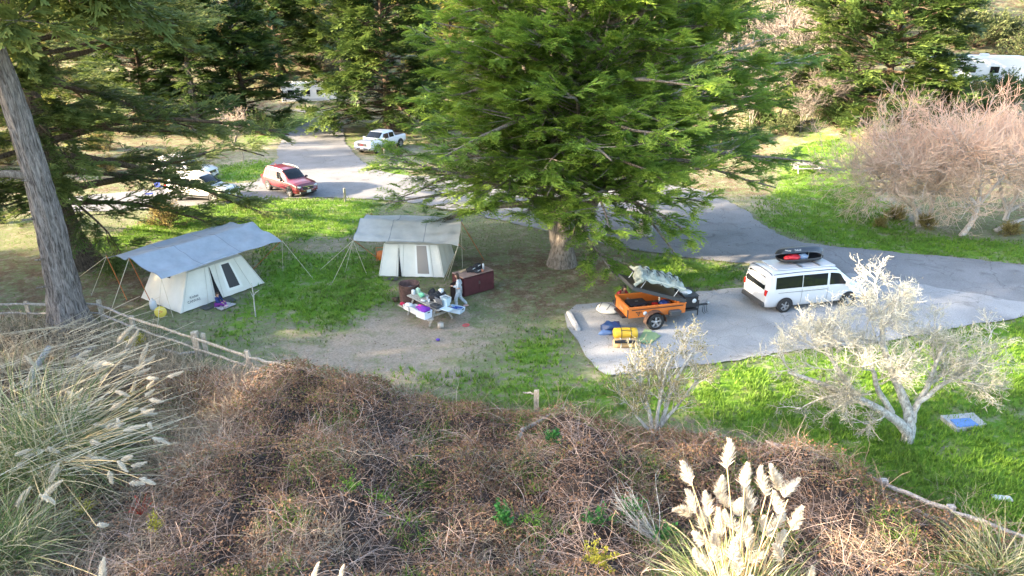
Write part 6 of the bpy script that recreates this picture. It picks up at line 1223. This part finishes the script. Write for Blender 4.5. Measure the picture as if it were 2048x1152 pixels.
def pickup(label, loc, rz, m):
    c = Car('pickup_truck', label, 'truck', loc, rz, [(0, .55, .86, .95, .94, 1.18, .90), (.08, .48, .92, 1.0, .97, 1.24, .93), (1.75, .45, .94, 1.0, .99, 1.26, .95), (1.80, .42, .95, 1.12, .99, 1.55, .80), (1.95, .40, .95, 1.14, .99, 1.84, .76), (2.5, .40, .95, 1.14, .99, 1.90, .76), (3.5, .40, .95, 1.13, .99, 1.86, .74), (4.25, .40, .95, 1.12, .98, 1.32, .80),
              (4.4, .40, .95, 1.10, .98, 1.24, .88), (5.4, .42, .94, 1.08, .97, 1.22, .88), (5.72, .46, .93, 1.04, .95, 1.17, .86), (5.8, .50, .90, 1.0, .92, 1.10, .84)], m)
    for s in (-1, 1):
        c.panel('side_window', GLASS, s, 2.0, 2.75, 5.15, 5.85); c.panel('side_window', GLASS, s, 2.83, (4.0, 3.58), 5.12, 5.85); c.panel('chrome_strip', CHROME, s, 2.0, 5.0, 2.2, 2.45, .02); boxp(c, 'wing_mirror', m, (3.95, s*1.12, 1.25), (.14, .26, .26), None, .03); boxp(c, 'headlight', LAMP, (5.74, s*.72, .98), (.14, .34, .22), None, .03)
        for x in (1.05, 4.75): c.arch(x, .42, s); c.wheel(x, s*.90, .42)
        boxp(c, 'fog_lamp', LAMP, (5.84, s*.72, .58), (.06, .16, .12), None, .02)
    c.top('windshield', GLASS, 3.6, 4.22, 6.8, bow=.06); boxp(c, 'bed_liner', BLK, (.92, 0, 1.275), (1.55, 1.55, .03)); boxp(c, 'grille', BLK, (5.80, 0, .94), (.06, 1.06, .28), None, .02)
    for k in range(3): boxp(c, 'grille_bar', CHROME, (5.84, 0, .86+.08*k), (.03, 1.10, .025))
    cu = bpy.data.curves.new('emblem', 'FONT'); cu.body = 'GMC'; cu.size = .2; cu.extrude = .01; cu.align_x = 'CENTER'; cu.materials.append(RED); o = link(bpy.data.objects.new('emblem', cu), c.root); o.location = (5.86-c.cx, 0, .87); o.rotation_euler = (R(90), 0, R(90))
    boxp(c, 'bumper', CHROME, (5.82, 0, .66), (.16, 1.8, .18), None, .05); boxp(c, 'lower_bumper', DGR, (5.80, 0, .50), (.12, 1.7, .16), None, .03); boxp(c, 'number_plate', WHP, (5.91, 0, .66), (.02, .34, .15)); boxp(c, 'hood_vent', DGR, (4.95, 0, 1.23), (.3, .5, .02)); return c
g = at(722, 310); pickup('white pickup truck parked nose-out under the dark cypress', g+Vector((1.45, 2.6, 0)), R(-116), paint('van_white', (.7, .7, .7)))

# orange off-road trailer with raised lid
ORG = mat('trailer_orange', (.62, .17, .03), .45, noise=.06, nscale=4); a, b, c_ = at(1237, 592, 1.0), at(1258, 618, 1.0), at(1372, 606, 1.0); dv = c_-b; dv.z = 0; TLn = dv.length; dv.normalize(); OR = math.atan2(dv.y, dv.x); sw3 = Vector((-dv.y, dv.x, 0)); TWd = 1.5
tb = b+dv*TLn/2+sw3*TWd/2; tb.z = 0; tr = thing('camp_trailer', 'orange steel camp trailer with its black lid raised', 'trailer', tb, OR); LX, WY = TLn, TWd
for s in (-1, 1):
    MB().box((0, s*(WY/2-.02), .77), (LX, .04, .42)).build('side_panel', ORG, tr); MB().box((0, s*(WY/2-.02), 1.01), (LX+.04, .09, .06), bev=.012).build('top_rail', ORG, tr); MB().box((0, s*(WY/2+.005), .915), (LX*.9, .012, .035)).build('shadow_strip', BLK, tr)  # black strip drawn in for the shadow line under the top rail
MB().box((-LX/2+.02, 0, .77), (.04, WY-.085, .42)).build('tailgate', ORG, tr); MB().box((LX/2-.02, 0, .77), (.04, WY-.085, .42)).build('front_panel', ORG, tr)
for s in (-1, 1): MB().box((s*(LX/2-.03), 0, 1.012), (.10, WY-.14, .055), bev=.012).build('top_rail', ORG, tr)
MB().box((0, 0, .58), (LX-.09, WY-.09, .04)).build('floor', DGR, tr); MB().box((.3, 0, .50), (LX+.9, .9, .08)).build('chassis', BLK, tr)
for s in (-1, 1):
    MB().box((-LX/2-.012, s*(WY/2-.06), .74), (.03, .10, .34)).build('tail_light', BLK, tr)
    for xx in (-.15,):
        w0 = bpy.data.objects.new('wheel', None); link(w0, tr); w0.location = (xx, s*(WY/2+.14), .38); r = .38
        MB().lathe([(r*.6, -.13), (r*.95, -.13), (r, -.09), (r, .09), (r*.95, .13), (r*.6, .13)], n=30, axis='y').build('tyre', TYRE, w0); m = MB(); m.lathe([(r*.6, s*.12), (r*.64, s*.135), (r*.55, s*.1), (r*.52, s*.02)], n=28, axis='y')
        for k in range(5):
            aa = k*2*math.pi/5+.3; m.box((math.cos(aa)*r*.33, s*.10, math.sin(aa)*r*.33), (r*.58, .03, r*.20), (0, -aa, 0))
        m.lathe([(0, s*.13), (r*.14, s*.125), (r*.15, s*.1)], n=12, axis='y'); m.build('rim', RIM, w0); MB().lathe([(0, s*.03), (r*.56, s*.03)], n=20, axis='y').build('brake', BLK, w0)
    m = MB(); g = [[(-.15+math.cos(t)*.47, s*(WY/2-.0+yy), .38+math.sin(t)*.47) for yy in (0, .30)] for t in np.linspace(-.1, math.pi+.1, 14)]; m.sheet(g, .0); m.build('fender', ORG if False else mat('fender_brown', (.10, .06, .045), .5), tr)
    MB().box((.75, s*(WY/2+.13), .66), (.52, .22, .26), bev=.04).build('side_box', DGR, tr)
    MB().box((LX/2-.35, s*(WY/2+.006), .93), (.5, .012, .02)).build('strap', BLK, tr)
m = MB()
for (x, z) in ((-.95, .80), (-.88, .80), (-.81, .80), (-.74, .80), (-.88, .73), (-.81, .73), (-.845, .66)): m.box((x, -WY/2-.006, z), (.045, .012, .045))
m.build('emblem', BLK, tr); MB().lathe([(0, -WY/2-.012), (.09, -WY/2-.012), (.09, -WY/2)], (-.55, 0, .72), n=20, axis='y').build('badge', WHP, tr)
cu = bpy.data.curves.new('lettering', 'FONT'); cu.body = 'Jeep'; cu.size = .22; cu.extrude = .002; cu.align_x = 'CENTER'; cu.materials.append(mat('pale_letter', (.75, .45, .3), .5)); o = link(bpy.data.objects.new('lettering', cu), tr); o.location = (-LX/2-.006, 0, .68); o.rotation_euler = (R(90), 0, R(-90))
MB().box((LX/2+.42, .05, .86), (.66, 1.0, .52), bev=.03).build('front_box', BLK, tr); MB().box((LX/2+.42, .05, 1.14), (.70, 1.04, .04), bev=.015).build('front_box_lid', mat('lid_black2', (.03, .034, .04), .4), tr)
MB().lathe([(0, 1.20), (.24, 1.19), (.27, 1.17), (.27, 1.16)], (LX/2+.38, .05, 0), n=26).build('plate', WHP, tr); MB().lathe([(0, -.0), (.10, -.0), (.10, .012)], (LX/2+.55, -.46, .92), n=18, axis='y').build('badge', WHP, tr); MB().box((LX/2+.2, -.25, 1.175), (.22, .12, .03)).build('latch', STEEL, tr)
m = MB(); m.tube([(LX/2, -.35, .50), (LX/2+1.15, 0, .50)], .04, 6); m.tube([(LX/2, .35, .50), (LX/2+1.15, 0, .50)], .04, 6); m.tube([(LX/2+1.1, 0, .5), (LX/2+1.5, 0, .5)], .045, 6); m.build('drawbar', BLK, tr); m = MB(); m.lathe([(0, .6), (.05, .6), (.06, .5), (.04, .46), (0, .45)], (LX/2+1.5, 0, 0), n=12); m.build('coupler', STEEL, tr)
m = MB(); m.tube([(LX/2+1.0, -.06, .75), (LX/2+1.0, -.06, .0)], .025, 6); m.build('jack', BLK, tr)
for k in range(3): m = MB(); m.tube([(LX/2+1.25+.08*k, -.05, .5), (LX/2+1.2+.1*k, -.1, .2), (LX/2+1.35+.08*k, -.05, .05+.05*k)], .012, 5); m.build('chain', BLK, tr)
# lid, raised at the tail; on it a folded tent frame with its cover thrown back
lidr = bpy.data.objects.new('lid', None); link(lidr, tr); ang = math.atan2(.88, LX); lidr.location = (LX/2, 0, 1.07); lidr.rotation_euler = (0, ang, 0); q = .0
m = MB(); m.box((-LX*.50, 0, .03), (LX*1.0, WY+.06, .05), bev=.015); m.build('lid_panel', BLK, lidr); m = MB()
for s in (-1, 1): m.box((-LX*.52, s*(WY/2+.02), .00), (LX*1.0, .035, .14))
m.box((-LX*1.0, 0, .0), (.035, WY, .14)); m.build('lid_rim', DGR, lidr)
fr_ = MB()
for x in (-LX*.22, -LX*.85):
    for s in (-1, 1): fr_.tube([(x, s*.62, .05), (x+.1, s*.62, .40)], .02, 6)
fr_.build('bracket', STEEL, lidr); MB().box((-LX*.48, .08, .43), (LX*.82, 1.30, .06), bev=.02).build('tent_base', BLK, lidr)
MB().box((-LX*.46, -.585, .46), (LX*.80, .03, .10)).build('zip_edge', mat('pale_zip', (.52, .53, .46), .7), lidr)
m = MB(); g = []; rn = random.Random(6)
for i in range(29):
    row = []
    for j in range(17):
        x = -LX*.90+LX*.86*i/28; y = -.64+1.34*j/16; ed = min(1, min(j, 16-j)/3, min(i, 28-i)/3)
        z = .50+.16*ed+.09*math.sin(i*.9+j*.55)*ed+.06*math.sin(j*1.3-i*.4+1)*ed+rn.uniform(-.02, .02)
        if j == 0: z = .40+.05*math.sin(i*.7)
        if i < 3 and j > 2: z += .02; x -= .06
        row.append((x, y, z))
    g.append(row)
m.sheet(g); m.build('tent_cover', mat('sage_canvas', (.30, .325, .28), .85, noise=.35, nscale=4, bump=.4, bscale=4), lidr); m = MB()
for i in range(7): x = -LX*.8+i*.28; m.tube([(x, -.5, .72), (x+.12, -.1, .74), (x+.05, .35, .73), (x+.22, .6, .70)], .018, 5)
m.build('strap', DGR, lidr); m = MB(); m.tube([(-LX*.90, -.66, .40), (-LX*.98, -.62, .1)], .08, 7); m.blob((-LX*.9, -.3, .45), (.16, .38, .28), 12, 8, .3, 4); m.build('tent_cover', mat('sage_canvas', (.34, .365, .31)), lidr)
def tp(x, y, z): return tb+dv*x+sw3*y+Vector((0, 0, z))
r0 = thing('gear_case', 'black hard case inside the open trailer', 'case', tp(-.62, .02, .60), OR); MB().box((0, 0, .18), (.80, .62, .36), bev=.05).build('body', mat('case_black', (.028, .024, .032), .4), r0); MB().box((0, 0, .33), (.83, .65, .03), bev=.01).build('rim', BLK, r0)
for k in (-1, 1): MB().box((k*.2, -.335, .28), (.12, .03, .07)).build('latch', STEEL, r0)
MB().box((0, 0, .37), (.14, .06, .012)).build('handle', STEEL, r0)
r0 = thing('fuel_can', 'small red fuel can inside the trailer', 'can', tp(.18, -.12, .60), OR); MB().box((0, 0, .14), (.24, .16, .28), bev=.03).build('body', mat('fuel_red', (.45, .02, .02), .4), r0); m = MB(); m.tube([(-.08, 0, .28), (-.05, 0, .34), (.06, 0, .34)], .015, 5); m.build('handle', BLK, r0)
m = MB(); m.blob((0, 0, 0), (.26, .2, .12), 12, 8, .25, 3); item('blue_bag', 'blue bag inside the trailer beside the red can', 'bag', m, mat('royal', (.03, .08, .36), .5), tp(.72, .1, .72), OR)
m = MB(); m.box((0, 0, 0), (.5, .3, .12), bev=.03); item('black_case', 'flat black case between the red can and blue bag', 'case', m, BLK, tp(.42, -.32, .68), OR)
m = MB(); m.lathe([(0, 0), (.05, 0), (.05, .28), (0, .3)], n=12); item('flask', 'pale flask standing in the trailer by the lid hinge', 'flask', m, mat('palebuff', (.6, .55, .45), .5), tp(.62, .35, .62))
# gear on the pad
def duffel(name, label, loc, rz, L, r, m, strap, cat='duffel bag', hw=True):
    root = thing(name, label, cat, loc, rz); mb = MB(); pr = [(0, -L/2), (r*.7, -L/2), (r*.95, -L*.46), (r, -L*.3), (r*1.03, 0), (r, L*.3), (r*.95, L*.46), (r*.7, L/2), (0, L/2)]
    mb.lathe(pr, n=20, axis='x', sy=.9); mb.v = [(x, y, z+r*.88) for x, y, z in mb.v]; mb.build('body', m, root)
    for s in (-.2, .2):
        mb = MB(); mb.tube([(s*L, math.cos(t)*r*1.04, r*.88+math.sin(t)*r*.94) for t in np.linspace(-.7, math.pi+.7, 16)], .014, 5); mb.build('strap', strap, root)
    mb = MB(); mb.tube([(-.2*L, -r*.55, r*1.65), (-.1*L, -r*.85, r*1.85), (.1*L, -r*.85, r*1.85), (.2*L, -r*.55, r*1.65)], .014, 5); mb.build('handle', strap, root); return root
duffel('duffel_bag', 'bright yellow duffel with black straps on the pad', at(1250, 676), R(3), .98, .25, mat('duffel_yellow', (.70, .42, .03), .5), BLK)
duffel('duffel_bag', 'tan and grey duffel with white straps in front of the yellow one', at(1249, 694), R(2), .92, .21, mat('duffel_tan', (.46, .30, .14), .6), mat('whitestrap', (.7, .7, .68), .6))
m = MB(); m.tube([(-.42, 0, 0), (-.1, .03, .01), (.42, -.02, 0)], .07, 8); item('black_roll', 'black rolled strap bag lying between the yellow and tan duffels', 'roll', m, BLKF, at(1251, 684, .36), .02)
m = MB(); m.blob((0, 0, .20), (.42, .30, .22), 18, 10, .28, 4); item('navy_duffel', 'crumpled navy blue bag left of the yellow duffel', 'bag', m, mat('navy_nylon', (.02, .05, .14), .5), at(1222, 662), .3)
m = MB(); m.blob((0, 0, .08), (.30, .22, .11), 14, 8, .3, 5); item('navy_sack', 'small blue and white sack at the left of the navy bag', 'bag', m, mat('blue_nylon2', (.12, .2, .38), .5), at(1212, 668), .3)
flatthing('green_groundsheet', 'light green sheet spread on the pad right of the duffels', 'groundsheet', [(1275, 684), (1300, 690), (1322, 672), (1290, 658)], mat('sheet_green', (.24, .34, .17), .7), .045, .012, .05)
r0 = thing('board_bag', 'white board bag with black piping propped behind the trailer', 'board bag', at(1214, 626, .0), R(-35)); q = Matrix.Rotation(R(18), 3, 'X'); pf = [(math.cos(t)*.52, math.sin(t)*.30*(1-.2*math.cos(t))) for t in np.linspace(0, 2*math.pi, 25)[:-1]]; m = MB(); n = 24; vs = []
for k, z in ((.0, 0), (.9, .0), (1, .06), (.9, .14), (.5, .19), (0, .2)): vs += [q @ Vector((x*k, y*k, z))+Vector((0, 0, .14)) for x, y in pf]
m.add(vs, [(r_*n+i, r_*n+(i+1) % n, r_*n+n+(i+1) % n, r_*n+n+i) for r_ in range(5) for i in range(n)], True); m.build('body', mat('bag_white', (.64, .62, .54), .7), r0); m = MB()
m.tube([q @ Vector((x*.93, y*.93, .135))+Vector((0, 0, .14)) for x, y in pf[:18]], .014, 5); m.tube([q @ Vector((-.3, -.2+.05*k, .17+.012*k))+Vector((.0, 0, .15)) for k in range(8)], .014, 5); m.tube([q @ Vector((.1, -.25+.06*k, .20))+Vector((.0, 0, .15)) for k in range(8)], .014, 5); m.build('piping', BLK, r0)
m = MB(); m.box((0, 0, .03), (.3, .1, .06)); item('step_block', 'black wheel chock by the trailer wheel', 'chock', m, BLK, at(1306, 659))

# motorhome on the right slope, sunlit trailer far back, camp chairs on the left
def motorhome(name, label, loc, rz, L, W, H, cab=True, cat='motorhome'):
    root = thing(name, label, cat, loc, rz); wb = paint('rv_white', (.74, .75, .77), .4); MB().box((0, 0, .55+(H-.55)/2), (L, W, H-.55), bev=.12).build('body', wb, root); m = MB(); m.box((0, 0, H+.02), (L*.96, W*.9, .05), bev=.02); m.build('roof', mat('rv_roof', (.78, .78, .78), .6), root)
    for s in (-1, 1):
        for x, w_ in ((-.32, .9), (-.05, 1.2), (.2, .8)): MB().box((x*L, s*(W/2+.012), H*.62), (w_, .03, .62), bev=.01).build('window', GLASS, root)
        MB().box((0, s*(W/2+.008), 1.05), (L*.9, .02, .10)).build('stripe', mat('rv_stripe', (.25, .30, .4), .5), root); MB().box((L*.33, s*(W/2+.012), 1.45), (.66, .03, 1.75), bev=.01).build('door', mat('rv_door', (.66, .67, .7), .4), root)
        for x in (-.25, .34 if cab else -.12):
            MB().lathe([(0, -.12), (.24, -.13), (.40, -.13), (.42, 0), (.40, .13), (.24, .13), (0, .12)], (x*L, s*(W/2-.1), .42), n=22, axis='y').build('wheel', TYRE, root)
    for x in (-.25, .1): MB().box((x*L, 0, H+.14), (.75, .7, .2), bev=.06).build('air_conditioner' if x < 0 else 'roof_vent', WHP, root)
    if cab:
        m = MB(); m.box((L/2+.02, 0, H*.60), (.06, W*.86, .95), bev=.02); m.build('windshield', GLASS, root); MB().box((L/2+.03, 0, H*.60), (.08, .06, .95)).build('pillar', wb, root)
        for s in (-1, 1): MB().box((L/2+.03, s*W*.36, .95), (.08, .3, .2), bev=.02).build('headlight', LAMP, root); MB().box((L/2+.15, s*(W/2+.14), H*.62), (.1, .1, .5)).build('wing_mirror', BLK, root)
    return root
p = ong(1932, 178); motorhome('motorhome', 'white motorhome parked on the slope behind the scrub', Vector((p.x, p.y, p.z)), R(-18), 9.0, 2.5, 3.3)
p = at(606, 216); motorhome('travel_trailer', 'white travel trailer gleaming in the sun at the far road end', p+Vector((.5, 2.5, 0)), R(6), 7.5, 2.5, 3.2, cab=False, cat='caravan')
def camp_chair(label, loc, rz, m):
    root = thing('camp_chair', label, 'camp chair', loc, rz); MB().sheet([[(x, y, .42-.05*math.sin(math.pi*(x+.25)/.5)) for y in (-.25, 0, .25)] for x in (-.25, -.1, .1, .25)]).build('seat', m, root); MB().sheet([[(-.25-.02*z, y, .42+z) for y in (-.25, .25)] for z in (0, .25, .5)]).build('backrest', m, root)
    for a in (-1, 1):
        for b in (-1, 1): MB().tube([(a*.25, b*.25, .42), (-a*.05+a*.25, b*.27, 0)], .014, 5).build('leg', BLK, root)
camp_chair('blue camp chair seen under the limbs of the left cypress', at(300, 398), R(30), mat('chair_blue', (.02, .06, .42), .6)); camp_chair('blue camp chair farther back beside the white cars', at(322, 384), R(80), mat('chair_blue', (.02, .06, .42), .6))
m = MB(); m.lathe([(0, 0), (.3, 0), (.32, .3), (.3, .6), (.32, .9), (0, .9)], n=18); item('trash_barrel', 'dark blue barrel at the far left edge of the lawn', 'barrel', m, mat('barrel_blue', (.03, .045, .08), .6), at(2, 445))

def fonts_to_mesh():
    dg = bpy.context.evaluated_depsgraph_get()
    for o in [o for o in S.objects if o.type == 'FONT']:
        me = bpy.data.meshes.new_from_object(o.evaluated_get(dg)); n = bpy.data.objects.new(o.name.split('.')[0], me); link(n, o.parent); n.location = o.location; n.rotation_euler = o.rotation_euler
        if not me.materials: me.materials.append(o.data.materials[0])
        bpy.data.objects.remove(o)
fonts_to_mesh()
